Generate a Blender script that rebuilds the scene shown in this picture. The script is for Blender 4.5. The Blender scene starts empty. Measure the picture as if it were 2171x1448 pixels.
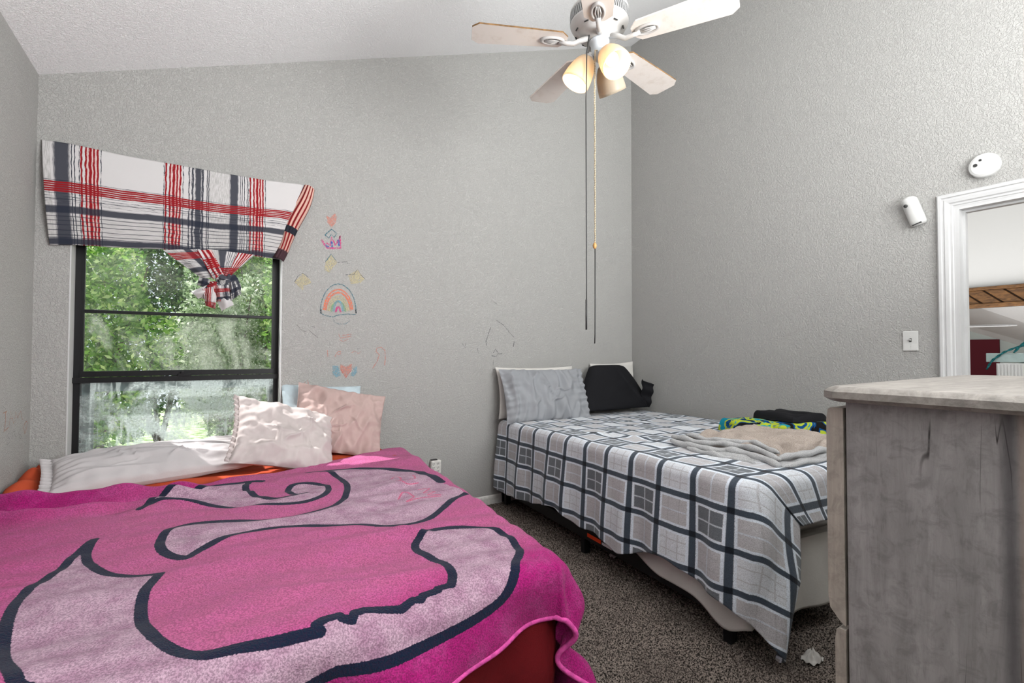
import bpy, bmesh, math, random
import numpy as np
from mathutils import Vector, Matrix
C = bpy.context.scene.collection
rng = np.random.RandomState(7); random.seed(7)
PI = math.pi
# ------------------------------------------------------------------ camera, world, sun, lights, exposure
H = 1.2; FPX = 1036.34; YAW = math.radians(31.969); PITCH = math.radians(1.3077); ROLL = math.radians(.1157)
YA, XB, XL, YF = 3.418, 3.51, -.759, -1.9            # window wall, door wall, left wall, wall behind the camera
fw = np.array([math.sin(YAW)*math.cos(PITCH), math.cos(YAW)*math.cos(PITCH), math.sin(PITCH)])
rt = np.array([math.cos(YAW), -math.sin(YAW), 0.]); up = np.cross(rt, fw)
rt, up = rt*math.cos(ROLL)+up*math.sin(ROLL), -rt*math.sin(ROLL)+up*math.cos(ROLL)
EYE = np.array([0, 0, H])
def at(px, py, ax, v):
    d = fw*FPX + rt*(px-1085.5) + up*(724-py); return EYE + d*((v-EYE[ax])/d[ax])
cam = bpy.data.objects.new('camera', bpy.data.cameras.new('camera')); C.objects.link(cam)
cam.data.sensor_width = 36; cam.data.lens = FPX/2171*36; cam.data.clip_start = .02
cam.matrix_world = Matrix(((rt[0], up[0], -fw[0], 0), (rt[1], up[1], -fw[1], 0), (rt[2], up[2], -fw[2], H), (0, 0, 0, 1)))
bpy.context.scene.camera = cam
W = bpy.data.worlds.new('world'); bpy.context.scene.world = W; W.use_nodes = True
W.node_tree.nodes['Background'].inputs[0].default_value = (.82, .91, 1, 1)
W.node_tree.nodes['Background'].inputs[1].default_value = 1.5
vs = bpy.context.scene.view_settings
vs.view_transform = 'Standard'; vs.look = 'None'; vs.exposure = -0.04; vs.gamma = 1; vs.use_curve_mapping = False
def lamp(name, kind, loc, energy, color=(1, 1, 1), size=None, direction=None, size_y=None):
    l = bpy.data.lights.new(name, kind); l.energy = energy; l.color = color
    if kind == 'AREA':
        l.size = size
        if size_y: l.shape = 'RECTANGLE'; l.size_y = size_y
    if kind == 'POINT': l.shadow_soft_size = size or .03
    o = bpy.data.objects.new(name, l); C.objects.link(o); o.location = loc
    if direction is not None: o.rotation_euler = Vector(direction).to_track_quat('-Z', 'Y').to_euler()
    return o
SUN_DIR = (.42, -.42, -.78)
s = lamp('sun', 'SUN', (0, 8, 6), 9, (1, .98, .95), direction=SUN_DIR); s.data.angle = math.radians(.6)
lamp('camera_side_fill', 'AREA', (2.05, -1.55, 2.4), 76, (.985, 1, 1), 1.7, (-.30, .9, -.26), 1.7)  # large unseen fill added behind the camera to brighten the room
lamp('ceiling_fill', 'AREA', (1.9, -.95, 1.7), 235, (.985, 1, 1), 1.7, (-.34, .42, 1), 1.5)  # unseen upward fill, added to brighten the ceiling
lamp('great_room_fill', 'AREA', (12, 3.5, 1.0), 330, (1, 1, 1), 6, (.35, 0, 1), 6)  # added fill for the far room, no lamp seen there
lamp('hall_fill', 'AREA', (7, 2.5, 5.6), 250, (1, 1, 1), 4, (.6, 0, -.8), 4)  # added fill for the hall, no lamp seen there

# ------------------------------------------------------------------ helpers
def obj(name, me, m=None, parent=None, smooth=False):
    if isinstance(me, bmesh.types.BMesh):
        b = me; me = bpy.data.meshes.new(name); bmesh.ops.recalc_face_normals(b, faces=b.faces); b.to_mesh(me); b.free()
    o = bpy.data.objects.new(name, me); C.objects.link(o)
    if m:
        for mm in (m if isinstance(m, (list, tuple)) else [m]): me.materials.append(mm)
    if smooth: me.polygons.foreach_set('use_smooth', np.ones(len(me.polygons), bool))
    if parent: o.parent = parent
    return o
def tag(o, label=None, cat=None, group=None, kind=None):
    if label: o['label'] = label
    if cat: o['category'] = cat
    if group: o['group'] = group
    if kind: o['kind'] = kind
    return o
def thing(name, label, cat, group=None, loc=(0, 0, 0)):
    o = bpy.data.objects.new(name, None); C.objects.link(o); o.location = loc; o.empty_display_size = .05
    return tag(o, label, cat, group)
def rebase(root, loc):
    """put a thing's Empty at its base while its parts keep their place"""
    loc = Vector(loc); root.location = loc
    for c in root.children: c.location = c.location - loc
def quad_prism(b, pts, dvec):
    """extrude polygon pts by dvec"""
    a = [b.verts.new(p) for p in pts]; d = Vector(dvec); c = [b.verts.new(Vector(p)+d) for p in pts]
    b.faces.new(a); b.faces.new(c[::-1]); n = len(pts)
    for i in range(n): b.faces.new((a[i], c[i], c[(i+1) % n], a[(i+1) % n]))
def bx(b, lo, hi):
    quad_prism(b, [(lo[0], lo[1], lo[2]), (hi[0], lo[1], lo[2]), (hi[0], hi[1], lo[2]), (lo[0], hi[1], lo[2])], (0, 0, hi[2]-lo[2]))
def box(name, lo, hi, m, parent=None, bevel=0, seg=2):
    b = bmesh.new(); bx(b, lo, hi)
    if bevel: bmesh.ops.bevel(b, geom=b.edges[:], offset=bevel, segments=seg, affect='EDGES', profile=.5)
    return obj(name, b, m, parent, smooth=False)
def frame_from(d):
    d = Vector(d).normalized(); a = d.orthogonal().normalized(); return a, d.cross(a), d
def lathe(prof, n=32, M=None, b=None, ang0=0):
    b = b or bmesh.new(); rows = []
    for r, z in prof:
        rows.append([b.verts.new((r*math.cos(2*PI*k/n+ang0), r*math.sin(2*PI*k/n+ang0), z)) for k in range(n)] if r > 1e-6 else [b.verts.new((0, 0, z))])
    for p, q in zip(rows, rows[1:]):
        for k in range(n):
            j = (k+1) % n
            if len(p) == 1 and len(q) == 1: continue
            if len(p) == 1: b.faces.new((p[0], q[k], q[j]))
            elif len(q) == 1: b.faces.new((p[k], p[j], q[0]))
            else: b.faces.new((p[k], p[j], q[j], q[k]))
    if M is not None: bmesh.ops.transform(b, matrix=M, verts=b.verts)
    return b
def tube(b, pts, r, n=8):
    pts = [Vector(p) for p in pts]; rows = []; a = None
    for i, p in enumerate(pts):
        d = (pts[min(i+1, len(pts)-1)]-pts[max(i-1, 0)]).normalized()
        if a is None: a = d.orthogonal().normalized()
        a = (a-d*a.dot(d)).normalized(); c = d.cross(a); rr = r[i] if isinstance(r, (list, tuple)) else r
        rows.append([b.verts.new(p+(a*math.cos(2*PI*k/n)+c*math.sin(2*PI*k/n))*rr) for k in range(n)])
    for p, q in zip(rows, rows[1:]):
        for k in range(n): b.faces.new((p[k], p[(k+1) % n], q[(k+1) % n], q[k]))
    b.faces.new(rows[0][::-1]); b.faces.new(rows[-1])
    return b
def grid(name, P, m, parent=None, uv=None, attrs=None, thick=0, closed_u=False):
    """P (nu,nv,3) -> smooth grid mesh"""
    nu, nv = P.shape[:2]
    idx = np.arange(nu*nv).reshape(nu, nv)
    if closed_u: idx = np.vstack([idx, idx[:1]])
    F = np.stack([idx[:-1, :-1], idx[1:, :-1], idx[1:, 1:], idx[:-1, 1:]], -1).reshape(-1, 4)
    me = bpy.data.meshes.new(name); me.vertices.add(nu*nv); me.vertices.foreach_set('co', P.reshape(-1).astype(np.float32))
    me.loops.add(F.size); me.loops.foreach_set('vertex_index', F.reshape(-1).astype(np.int32))
    me.polygons.add(len(F)); me.polygons.foreach_set('loop_start', np.arange(0, F.size, 4, dtype=np.int32)); me.update(calc_edges=True)
    if uv is not None:
        l = me.uv_layers.new(name='cloth'); l.data.foreach_set('uv', uv.reshape(-1, 2)[F.reshape(-1)].reshape(-1).astype(np.float32))
    for k, v in (attrs or {}).items():
        a = me.attributes.new(k, 'FLOAT', 'POINT'); a.data.foreach_set('value', v.reshape(-1).astype(np.float32))
    o = obj(name, me, m, parent, smooth=True)
    if thick:
        s_ = o.modifiers.new('thickness', 'SOLIDIFY'); s_.thickness = thick; s_.offset = 0
    return o
def wav(x, y, freq, seed, n=6, stretch=(1, 1)):
    """smooth pseudo-noise in about -1..1"""
    r = np.random.RandomState(seed); out = 0
    for k in range(n):
        a = r.uniform(0, 2*PI); f = freq*r.uniform(.6, 1.7)
        out = out + np.sin((x*math.cos(a)*stretch[0]+y*math.sin(a)*stretch[1])*f*2*PI + r.uniform(0, 6.28) + 1.2*np.sin((x*math.sin(a)-y*math.cos(a))*f*2.2+k))
    return out/n*1.5
def sst(x, a, b):
    t = np.clip((x-a)/(b-a), 0, 1); return t*t*(3-2*t)

# ------------------------------------------------------------------ node helpers
class G:
    def __init__(s, name, rough=.6, spec=.3):
        s.m = bpy.data.materials.new(name); s.m.use_nodes = True; s.t = s.m.node_tree; s.n = s.t.nodes; s.l = s.t.links
        s.b = s.n['Principled BSDF']; s.b.inputs['Roughness'].default_value = rough; s.b.inputs['Specular IOR Level'].default_value = spec
    def put(s, v, sock):
        if isinstance(v, bpy.types.NodeSocket): s.l.new(v, sock)
        elif isinstance(v, (tuple, list)) and sock.type == 'RGBA': sock.default_value = tuple(v)[:3]+(1,)
        else: sock.default_value = v
    def f(s, op, a, b=0., c=0.):
        n = s.n.new('ShaderNodeMath'); n.operation = op
        for i, v in enumerate((a, b, c)): s.put(v, n.inputs[i])
        return n.outputs[0]
    def coord(s, kind='Object', scale=(1, 1, 1)):
        n = s.n.new('ShaderNodeTexCoord'); mp = s.n.new('ShaderNodeMapping'); mp.inputs['Scale'].default_value = scale
        s.l.new(n.outputs[kind], mp.inputs[0]); return mp.outputs[0]
    def sep(s, v):
        n = s.n.new('ShaderNodeSeparateXYZ'); s.l.new(v, n.inputs[0]); return n.outputs
    def attr(s, name):
        n = s.n.new('ShaderNodeAttribute'); n.attribute_name = name; return n.outputs['Fac']
    def noise(s, vec, scale, detail=3, rough=.5, dist=0):
        n = s.n.new('ShaderNodeTexNoise'); s.l.new(vec, n.inputs['Vector']); n.inputs['Scale'].default_value = scale
        n.inputs['Detail'].default_value = detail; n.inputs['Roughness'].default_value = rough; n.inputs['Distortion'].default_value = dist
        return n.outputs[0]
    def voro(s, vec, scale, feature='F1'):
        n = s.n.new('ShaderNodeTexVoronoi'); n.feature = feature; s.l.new(vec, n.inputs['Vector']); n.inputs['Scale'].default_value = scale
        return n.outputs['Distance']
    def step(s, v, a, b, lo=0., hi=1.):
        n = s.n.new('ShaderNodeMapRange'); n.interpolation_type = 'SMOOTHSTEP'; s.put(v, n.inputs[0])
        for i, k in enumerate((a, b, lo, hi)): n.inputs[i+1].default_value = k
        return n.outputs[0]
    def mix(s, fac, a, b, mode='MIX'):
        n = s.n.new('ShaderNodeMix'); n.data_type = 'RGBA'; n.blend_type = mode; s.put(fac, n.inputs[0]); s.put(a, n.inputs[6]); s.put(b, n.inputs[7])
        return n.outputs[2]
    def bump(s, h, strength, dist=.01):
        n = s.n.new('ShaderNodeBump'); n.inputs['Strength'].default_value = strength; n.inputs['Distance'].default_value = dist
        s.l.new(h, n.inputs['Height']); s.l.new(n.outputs[0], s.b.inputs['Normal'])
    def col(s, c): s.put(c, s.b.inputs['Base Color']); return s.m
def srgb(*c):
    return tuple((v/255/12.92 if v/255 <= .04045 else ((v/255+.055)/1.055)**2.4) for v in c)
def plain(name, c, rough=.5, spec=.3, bump=0, bscale=200, var=0, vscale=12, metal=0):
    g = G(name, rough, spec); v = g.coord(); g.b.inputs['Metallic'].default_value = metal
    c2 = tuple(x*(1-var) for x in c); n = g.noise(v, vscale, 4)
    g.col(g.mix(g.step(n, .35, .65), c, c2))
    if bump: g.bump(g.noise(v, bscale, 3), bump, .003)
    return g.m
def m_wall(name, c, scuff=.05):
    g = G(name, .75, .25); v = g.coord()
    n1 = g.noise(v, 88, 4, .55, 1.0); n2 = g.noise(v, 190, 3, .6)
    h = g.f('ADD', g.step(n1, .42, .6), g.f('MULTIPLY', n2, .5)); g.bump(h, .65, .0042)
    dirt = g.step(g.noise(v, 2.2, 5, .65), .5, .75); sp = g.step(g.noise(v, 60, 2), .69, .72)
    cc = g.mix(g.f('MULTIPLY', dirt, scuff), c, tuple(x*.55 for x in c)); cc = g.mix(g.f('MULTIPLY', sp, scuff*2), cc, (.1, .1, .1))
    return g.col(cc)
M = {}
M['wall'] = m_wall('wall_paint_grey', srgb(169, 168, 165)); M['ceil'] = m_wall('ceiling_paint_white', srgb(244, 244, 244), .02)
M['white'] = plain('white_paint', srgb(196, 196, 196), .4, .4, .05, 90, .04)
M['trimdirty'] = plain('scuffed_white_paint', srgb(215, 213, 208), .5, .3, .1, 60, .15, 40)
M['black'] = plain('black_metal', (.006, .006, .007), .4, .3)
M['plastic'] = plain('white_plastic', srgb(198, 198, 196), .35, .5)
M['darkplastic'] = plain('dark_plastic', (.03, .03, .03), .4)
M['orange'] = plain('orange_label', srgb(240, 70, 20), .5); M['paper'] = plain('white_label', srgb(225, 225, 225), .6)

# ------------------------------------------------------------------ room shell
def zc(x): return 2.635 + .373*(x+.756)
def slab_wall(b, xa, xb_, z0, z1, y0, y1):
    """piece of a wall in the XZ plane; z1 None = up to the slanted ceiling"""
    t = (lambda x: zc(x)+.02) if z1 is None else (lambda x: z1)
    quad_prism(b, [(xa, y0, z0), (xb_, y0, z0), (xb_, y0, t(xb_)), (xa, y0, t(xa))], (0, y1-y0, 0))
WX0, WX1, WZ0, WZ1 = -.62, .402, .56, 1.98
b = bmesh.new()
slab_wall(b, XL-.12, WX0, 0, None, YA, YA+.16); slab_wall(b, WX1, XB+.14, 0, None, YA, YA+.16)
slab_wall(b, WX0, WX1, 0, WZ0, YA, YA+.16); slab_wall(b, WX0, WX1, WZ1, None, YA, YA+.16)
wall_back = tag(obj('wall_back', b, M['wall']), 'grey textured wall with the window', kind='structure')
b = bmesh.new(); slab_wall(b, XL-.12, XB+.14, 0, None, YF-.14, YF); tag(obj('wall_front', b, M['wall']), kind='structure')
wall_left = tag(box('wall_left', (XL-.12, YF, 0), (XL, YA, zc(XL)+.02), M['wall']), kind='structure')
DY0, DY1, DZ = .17, .985, 2.012
b = bmesh.new(); zt = zc(XB)+.02
for y0, y1, z0, z1 in ((DY1, YA, 0, zt), (YF, DY0, 0, zt), (DY0, DY1, DZ, zt)): bx(b, (XB, y0, z0), (XB+.12, y1, z1))
tag(obj('wall_right', b, M['wall']), kind='structure')
b = bmesh.new(); quad_prism(b, [(XL-.12, YF-.14, zc(XL-.12)), (XB+.14, YF-.14, zc(XB+.14)), (XB+.14, YA+.16, zc(XB+.14)), (XL-.12, YA+.16, zc(XL-.12))], (0, 0, .12))
tag(obj('ceiling', b, M['ceil']), kind='structure')
# carpet: pile built as displaced tufts where it is seen, on a backing
g = G('carpet_pile', .95, .1); v = g.coord(); n = g.noise(v, 170, 2); n2 = g.noise(v, 5, 3)
cc = g.mix(g.step(n, .38, .64), srgb(36, 32, 30), srgb(158, 146, 137)); cc = g.mix(g.f('MULTIPLY', g.step(n2, .4, .7), .35), cc, srgb(70, 62, 58)); g.col(cc)
g.bump(g.noise(v, 420, 2), .8, .004); M['carpet'] = g.m
floor = tag(box('floor', (XL-.12, YF-.14, -.1), (XB+.14, YA+.16, -.012), M['carpet']), kind='structure')
nx, ny = 520, 560
X, Y = np.meshgrid(np.linspace(.75, 3.49, nx), np.linspace(.25, 3.40, ny), indexing='ij')
tuft = rng.rand(nx, ny); tuft = (tuft+np.roll(tuft, 1, 0)+np.roll(tuft, 1, 1)+np.roll(np.roll(tuft, 1, 0), 1, 1))/4
Z = -.012 + .013*np.clip((tuft-.25)*2, 0, 1) + .001*wav(X, Y, 3, 5)
tag(grid('carpet', np.stack([X+(rng.rand(nx, ny)-.5)*.003, Y+(rng.rand(nx, ny)-.5)*.003, Z], -1), M['carpet'], floor), kind='stuff')
# skirting
def skirting(name, p0, p1, nrm, m):
    b = bmesh.new(); d = Vector(p1)-Vector(p0); n = Vector(nrm)
    prof = [(0, 0), (.013, 0), (.013, .05), (.009, .062), (.004, .068), (0, .07)]
    quad_prism(b, [Vector(p0)+n*a+Vector((0, 0, z-.005)) for a, z in prof], d)
    return tag(obj(name, b, m), kind='structure')
skirting('baseboard_back', (XL, YA, 0), (XB, YA, 0), (0, -1, 0), M['trimdirty'])
skirting('baseboard_right', (XB, YA, 0), (XB, DY1+.1, 0), (-1, 0, 0), M['trimdirty'])
skirting('baseboard_left', (XL, YF, 0), (XL, YA, 0), (1, 0, 0), M['trimdirty'])

# ------------------------------------------------------------------ window
win = tag(bpy.data.objects.new('window_1', None), 'black metal window in the grey wall', kind='structure'); C.objects.link(win)
FY0, FY1 = YA+.095, YA+.15
def winz(py): return at(175, py, 1, FY0)[2]
def glass_mat(name, amt, col, seed, drips=0, dark=0):
    g = G(name, .15, .5); v = g.coord(); n = g.n; out = n['Material Output']
    tr = n.new('ShaderNodeBsdfTransparent'); df = n.new('ShaderNodeBsdfDiffuse'); tl = n.new('ShaderNodeBsdfTranslucent'); gl = n.new('ShaderNodeBsdfGlossy')
    gl.inputs['Roughness'].default_value = .02
    spot = g.f('MULTIPLY', g.step(g.voro(v, 42), .20, .12), g.step(g.noise(v, 6, 2), .48, .55)); g.l.new(g.mix(spot, col, tuple(x*.12 for x in col)), df.inputs[0]); tl.inputs[0].default_value = col+(1,)
    a = n.new('ShaderNodeMixShader'); a.inputs[0].default_value = .5; g.l.new(df.outputs[0], a.inputs[1]); g.l.new(tl.outputs[0], a.inputs[2])
    big = g.step(g.noise(v, 3.2, 5, .6, 1.5), .38, .66); fine = g.step(g.noise(v, 95, 3, .7), .45, .62)
    fac = g.f('MULTIPLY', g.f('ADD', g.f('MULTIPLY', big, .55), g.f('MULTIPLY', g.f('MULTIPLY', fine, big), .6)), amt)
    if drips:
        v2 = g.coord(scale=(1, 1, .12)); fac = g.f('ADD', fac, g.f('MULTIPLY', g.step(g.noise(v2, 45, 3), .56, .66), drips))
    fac = g.f('MAXIMUM', fac, g.f('MULTIPLY', spot, .75 if not drips else .25)); fac = g.f('MINIMUM', fac, .85)
    m1 = n.new('ShaderNodeMixShader'); g.l.new(fac, m1.inputs[0]); g.l.new(tr.outputs[0], m1.inputs[1]); g.l.new(a.outputs[0], m1.inputs[2])
    m2 = n.new('ShaderNodeMixShader'); m2.inputs[0].default_value = .05; g.l.new(m1.outputs[0], m2.inputs[1]); g.l.new(gl.outputs[0], m2.inputs[2])
    g.l.new(m2.outputs[0], out.inputs[0]); return g.m
z_b1, z_r0, z_r1 = winz(659), winz(812), winz(789)
b = bmesh.new()
fwid = .034
bx(b, (WX0, FY0, WZ0), (WX0+fwid, FY1, WZ1)); bx(b, (WX1-fwid, FY0, WZ0), (WX1, FY1, WZ1))
bx(b, (WX0+fwid, FY0, WZ0), (WX1-fwid, FY1, WZ0+.04)); bx(b, (WX0+fwid, FY0, WZ1-.03), (WX1-fwid, FY1, WZ1))
obj('window_frame', b, M['black'], win)
b = bmesh.new(); bx(b, (WX0+.004, FY0-.02, z_r0), (WX1-.004, FY0-.002, z_r0+.03)); bx(b, (WX0+fwid, FY0-.012, z_r0+.032), (WX1-fwid, FY0+.02, z_r1+.004))
obj('meeting_rail', b, M['black'], win)
b = bmesh.new(); bx(b, (-.14, FY0-.032, z_r0+.03), (-.08, FY0-.012, z_r0+.042)); bx(b, (-.125, FY0-.04, z_r0+.042), (-.112, FY0-.02, z_r0+.055)); obj('sash_latch', b, M['black'], win)
box('glazing_bar', (WX0+fwid, FY0+.004, z_b1-.009), (WX1-fwid, FY0+.03, z_b1+.009), M['black'], win, .003)
b = bmesh.new()     # upper sash stiles
bx(b, (WX0+fwid, FY0+.002, z_r1), (WX0+fwid+.012, FY0+.03, WZ1-.03)); bx(b, (WX1-fwid-.012, FY0+.002, z_r1), (WX1-fwid, FY0+.03, WZ1-.03)); obj('sash_stile', b, M['black'], win)
M['stormframe'] = plain('weathered_teal_metal', srgb(88, 108, 108), .5, .4, .1, 60, .3, 20)
b = bmesh.new(); sy0, sy1 = FY1+.01, FY1+.03
bx(b, (WX0+.03, sy0, WZ0+.04), (WX0+.085, sy1, z_r0)); bx(b, (WX1-.06, sy0, WZ0+.04), (WX1-.03, sy1, z_r0)); bx(b, (WX0+.085, sy0, z_r0-.055), (WX1-.06, sy1, z_r0))
obj('storm_frame', b, M['stormframe'], win)
obj_ = box('pane', (WX0+fwid, FY0+.015, z_r1), (WX1-fwid, FY0+.019, z_b1), glass_mat('spotted_glass', .60, (.50, .54, .46), 1), win)
box('pane', (WX0+fwid, FY0+.015, z_b1), (WX1-fwid, FY0+.019, WZ1-.03), glass_mat('dusty_glass', .14, (.40, .44, .36), 2), win)
tag(box('pane', (WX0+fwid, FY0+.01, WZ0+.04), (WX1-fwid, FY0+.014, z_r0), glass_mat('streaked_glass', .92, (.62, .68, .68), 3, .3), win), 'streaked lower pane with painted reflection haze')  # white haze added to the dirt stands for foggy reflections
b = bmesh.new()
bx(b, (WX0, YA-.001, WZ0), (WX0+.006, FY0, WZ1)); bx(b, (WX1-.006, YA-.001, WZ0), (WX1, FY0, WZ1)); bx(b, (WX0, YA-.001, WZ1-.006), (WX1, FY0, WZ1)); obj('window_reveal', b, M['white'], win)
box('window_sill', (WX0, YA-.012, WZ0-.02), (WX1, FY0, WZ0+.004), M['white'], win, .003)

# ------------------------------------------------------------------ outside
g = G('lawn_green', .9, .1); v = g.coord(); g.col(g.mix(g.step(g.noise(v, 9, 5), .35, .65), srgb(120, 150, 80), srgb(205, 215, 185))); g.bump(g.noise(v, 60, 3), .6, .03); M['lawn'] = g.m
tag(box('lawn', (-9, YA+.16, -.6), (9, 16, -.3), M['lawn']), kind='structure')
tag(box('trim_1', (-3, YA+.16, -.3), (5, YA+.2, .5), plain('outer_brick', srgb(170, 160, 150), .8), None), 'outer face of the house wall under the window', kind='structure')
def leaf_mat(name, c1, c2, c3):
    g = G(name, .45, .5); n = g.n.new('ShaderNodeNewGeometry'); r = n.outputs['Random Per Island']
    cc = g.mix(g.step(r, .1, .6), c1, c2); cc = g.mix(g.step(r, .7, .95), cc, c3); g.col(cc)
    tl = g.n.new('ShaderNodeBsdfTranslucent'); g.l.new(cc, tl.inputs[0]); ms = g.n.new('ShaderNodeMixShader'); ms.inputs[0].default_value = .35
    g.l.new(g.b.outputs[0], ms.inputs[1]); g.l.new(tl.outputs[0], ms.inputs[2]); g.l.new(ms.outputs[0], g.n['Material Output'].inputs[0]); return g.m
LM = [leaf_mat('leaf_bright', srgb(70, 120, 35), srgb(130, 175, 70), srgb(215, 230, 160)), leaf_mat('leaf_deep', srgb(35, 75, 35), srgb(75, 120, 55), srgb(150, 180, 110)), leaf_mat('leaf_silver', srgb(110, 140, 90), srgb(170, 190, 150), srgb(235, 240, 220))]
M['bark'] = plain('bark', srgb(95, 82, 68), .9, .1, .5, 60, .4)
def leaves(n, cen, rad, size, seed):
    r = np.random.RandomState(seed); d = r.normal(size=(n, 3)); d /= np.linalg.norm(d, axis=1)[:, None]
    rr = r.rand(n)**.35; lump = 1+.28*np.sin(d[:, 0]*5+seed)*np.cos(d[:, 2]*6+seed*2)
    p = np.array(cen)+d*rr[:, None]*np.array(rad)*lump[:, None]
    a = r.normal(size=(n, 3)); a /= np.linalg.norm(a, axis=1)[:, None]; c = np.cross(a, r.normal(size=(n, 3))); c /= np.linalg.norm(c, axis=1)[:, None]
    s_ = size*r.uniform(.6, 1.4, (n, 1))
    V = np.stack([p-a*s_, p-c*s_*.45, p+a*s_, p+c*s_*.45], 1).reshape(-1, 3)
    me = bpy.data.meshes.new('foliage'); me.vertices.add(4*n); me.vertices.foreach_set('co', V.reshape(-1).astype(np.float32))
    me.loops.add(4*n); me.loops.foreach_set('vertex_index', np.arange(4*n, dtype=np.int32)); me.polygons.add(n); me.polygons.foreach_set('loop_start', np.arange(0, 4*n, 4, dtype=np.int32)); me.update(calc_edges=True)
    return me
def shrub(cx, cy, rad, zc_, mi, n, size, label, seed, name='garden_shrub'):
    t = thing(name, label, 'shrub', 'shrubs outside the window')
    tag(obj('foliage', leaves(n, (cx, cy, zc_), rad, size, seed), LM[mi], t), kind='stuff')
    r = random.Random(seed)
    for k in range(4):
        a = r.uniform(0, 6.28); q = Vector((cx+math.cos(a)*rad[0]*.7, cy+math.sin(a)*rad[1]*.6, zc_+rad[2]*r.uniform(0, .8)))
        bb = bmesh.new(); p0 = Vector((cx, cy, -.3)); mid = (p0+q)/2+Vector((r.uniform(-.1, .1), 0, .2)); tube(bb, [p0, p0.lerp(mid, .6), mid, q], [.035, .028, .02, .006], 6); obj('branch', bb, M['bark'], t)
    rebase(t, (cx, cy, -.3))
shrub(-.95, 6.3, (.6, .5, 1.25), 1.25, 0, 12000, .032, 'bright green bush seen through the left half of the window', 3)
shrub(.15, 7.0, (.5, .45, 1.15), 1.15, 2, 12000, .028, 'silvery pale bush seen through the middle of the window', 4)
shrub(1.05, 6.4, (.5, .45, 1.35), 1.45, 0, 10000, .032, 'yellow green bush seen at the right edge of the window', 5)
shrub(-2.4, 7.4, (.8, .6, 1.5), 1.5, 1, 8000, .04, 'dark green bush seen at the far left of the window', 6)
shrub(-.6, 9.3, (1.15, .6, 2.1), 2.0, 1, 16000, .042, 'tall dark bush standing behind the other garden bushes', 7)
shrub(1.75, 9.6, (1.1, .6, 2.3), 2.2, 1, 16000, .042, 'tall green bush at the right behind the garden bushes', 8)
shrub(-3.4, 10.2, (1.2, .7, 2.0), 1.9, 2, 8000, .05, 'pale bush at the left end of the garden', 9)
shrub(4.3, 10.2, (1.2, .7, 2.0), 1.9, 0, 8000, .05, 'leafy bush at the right end of the garden', 10)
shrub(.75, 8.0, (.75, .4, 1.9), 1.9, 0, 14000, .036, 'dense mid green bush behind the pale bushes', 12)
shrub(.55, 12.5, (1.3, .6, 2.6), 2.4, 0, 12000, .06, 'light green bush furthest from the window', 11)

# ------------------------------------------------------------------ doorway, casing and the rooms beyond
g_c = tag(bpy.data.objects.new('door_1', None), 'white cased doorway in the right wall', kind='structure'); C.objects.link(g_c)
b = bmesh.new(); cw = .078; oy0, oy1, oz = DY0-cw, DY1+cw, DZ+cw
def casing_run(b, corners):
    """mitred moulding through outer corners (y,z), inner offsets computed toward the opening"""
    prof = [(0, 0), (0, .012), (.008, .021), (.020, .021), (.024, .015), (.032, .015), (.036, .018), (.052, .016), (.058, .010), (.068, .010), (.072, .006), (cw, .006), (cw, 0)]
    rows = []
    for (y, z, dy, dz) in corners: rows.append([b.verts.new((XB-h_, y+dy*u, z+dz*u)) for u, h_ in prof])
    for p, q in zip(rows, rows[1:]):
        for k in range(len(prof)-1): b.faces.new((p[k], q[k], q[k+1], p[k+1]))
casing_run(b, [(oy1, -.005, -1, 0), (oy1, oz, -1, -1), (oy0, oz, 1, -1), (oy0, -.005, 1, 0)])
obj('door_casing', b, M['white'], g_c)
b = bmesh.new(); jt = .018
bx(b, (XB-.005, DY1-jt, 0), (XB+.125, DY1, DZ)); bx(b, (XB-.005, DY0, 0), (XB+.125, DY0+jt, DZ)); bx(b, (XB-.005, DY0+jt, DZ-jt), (XB+.125, DY1-jt, DZ))
bx(b, (XB+.05, DY1-jt-.011, 0), (XB+.085, DY1-jt, DZ-jt)); bx(b, (XB+.05, DY0+jt, DZ-jt-.011), (XB+.085, DY1-jt-.011, DZ-jt)); obj('door_jamb', b, M['white'], g_c)
# beyond: tall great room
M['greenwall'] = plain('pale_green_paint', srgb(196, 204, 200), .8); M['red'] = plain('maroon_paint', srgb(96, 28, 40), .8); M['lightgrey'] = plain('light_grey_paint', srgb(205, 205, 204), .8, .2, .1, 90)
BX, FX = 14.0, 20.0
def y_at(px, x): return at(px, 740, 0, x)[1]
tag(box('floor_2', (XB+.12, -6, -.1), (FX+.3, 12, -.012), plain('hall_floor', srgb(150, 130, 110), .6)), kind='structure')
zb0 = at(2090, 653, 0, BX)[2]; zb1 = at(2090, 609, 0, BX)[2]
tag(box('wall_2', (BX, -5, zb1), (BX+.3, 11, zb1+5), M['lightgrey']), 'grey wall above the wooden beam', kind='structure')
tag(box('wall_3', (FX, -5, 0), (FX+.2, 11, 9), M['greenwall']), 'pale green far wall', kind='structure')
zr = at(2080, 720, 0, FX)[2]
tag(box('wall_4', (FX-.06, y_at(2120, FX), 0), (FX-.005, 11, zr), M['red']), 'maroon painted panel of the far wall', kind='structure')
tag(box('ceiling_3', (XB+.12, -5.2, 6.2), (BX+.3, 11.2, 6.35), M['lightgrey']), 'unseen high hall ceiling added to keep sky light out', kind='structure')  # unseen roof added to keep sky light out of the hall
tag(box('wall_5', (XB+.12, -5.2, -.1), (FX+.2, -5, 6.2), M['lightgrey']), kind='structure'); tag(box('wall_6', (XB+.12, 11, -.1), (FX+.2, 11.2, 6.2), M['lightgrey']), kind='structure')  # unseen side walls added to block sky light
tag(box('wall_7', (XB+.12, -5, 3.9), (XB+.24, 11, 6.2), M['lightgrey']), kind='structure')  # unseen upper wall, also added against the sky light
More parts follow.
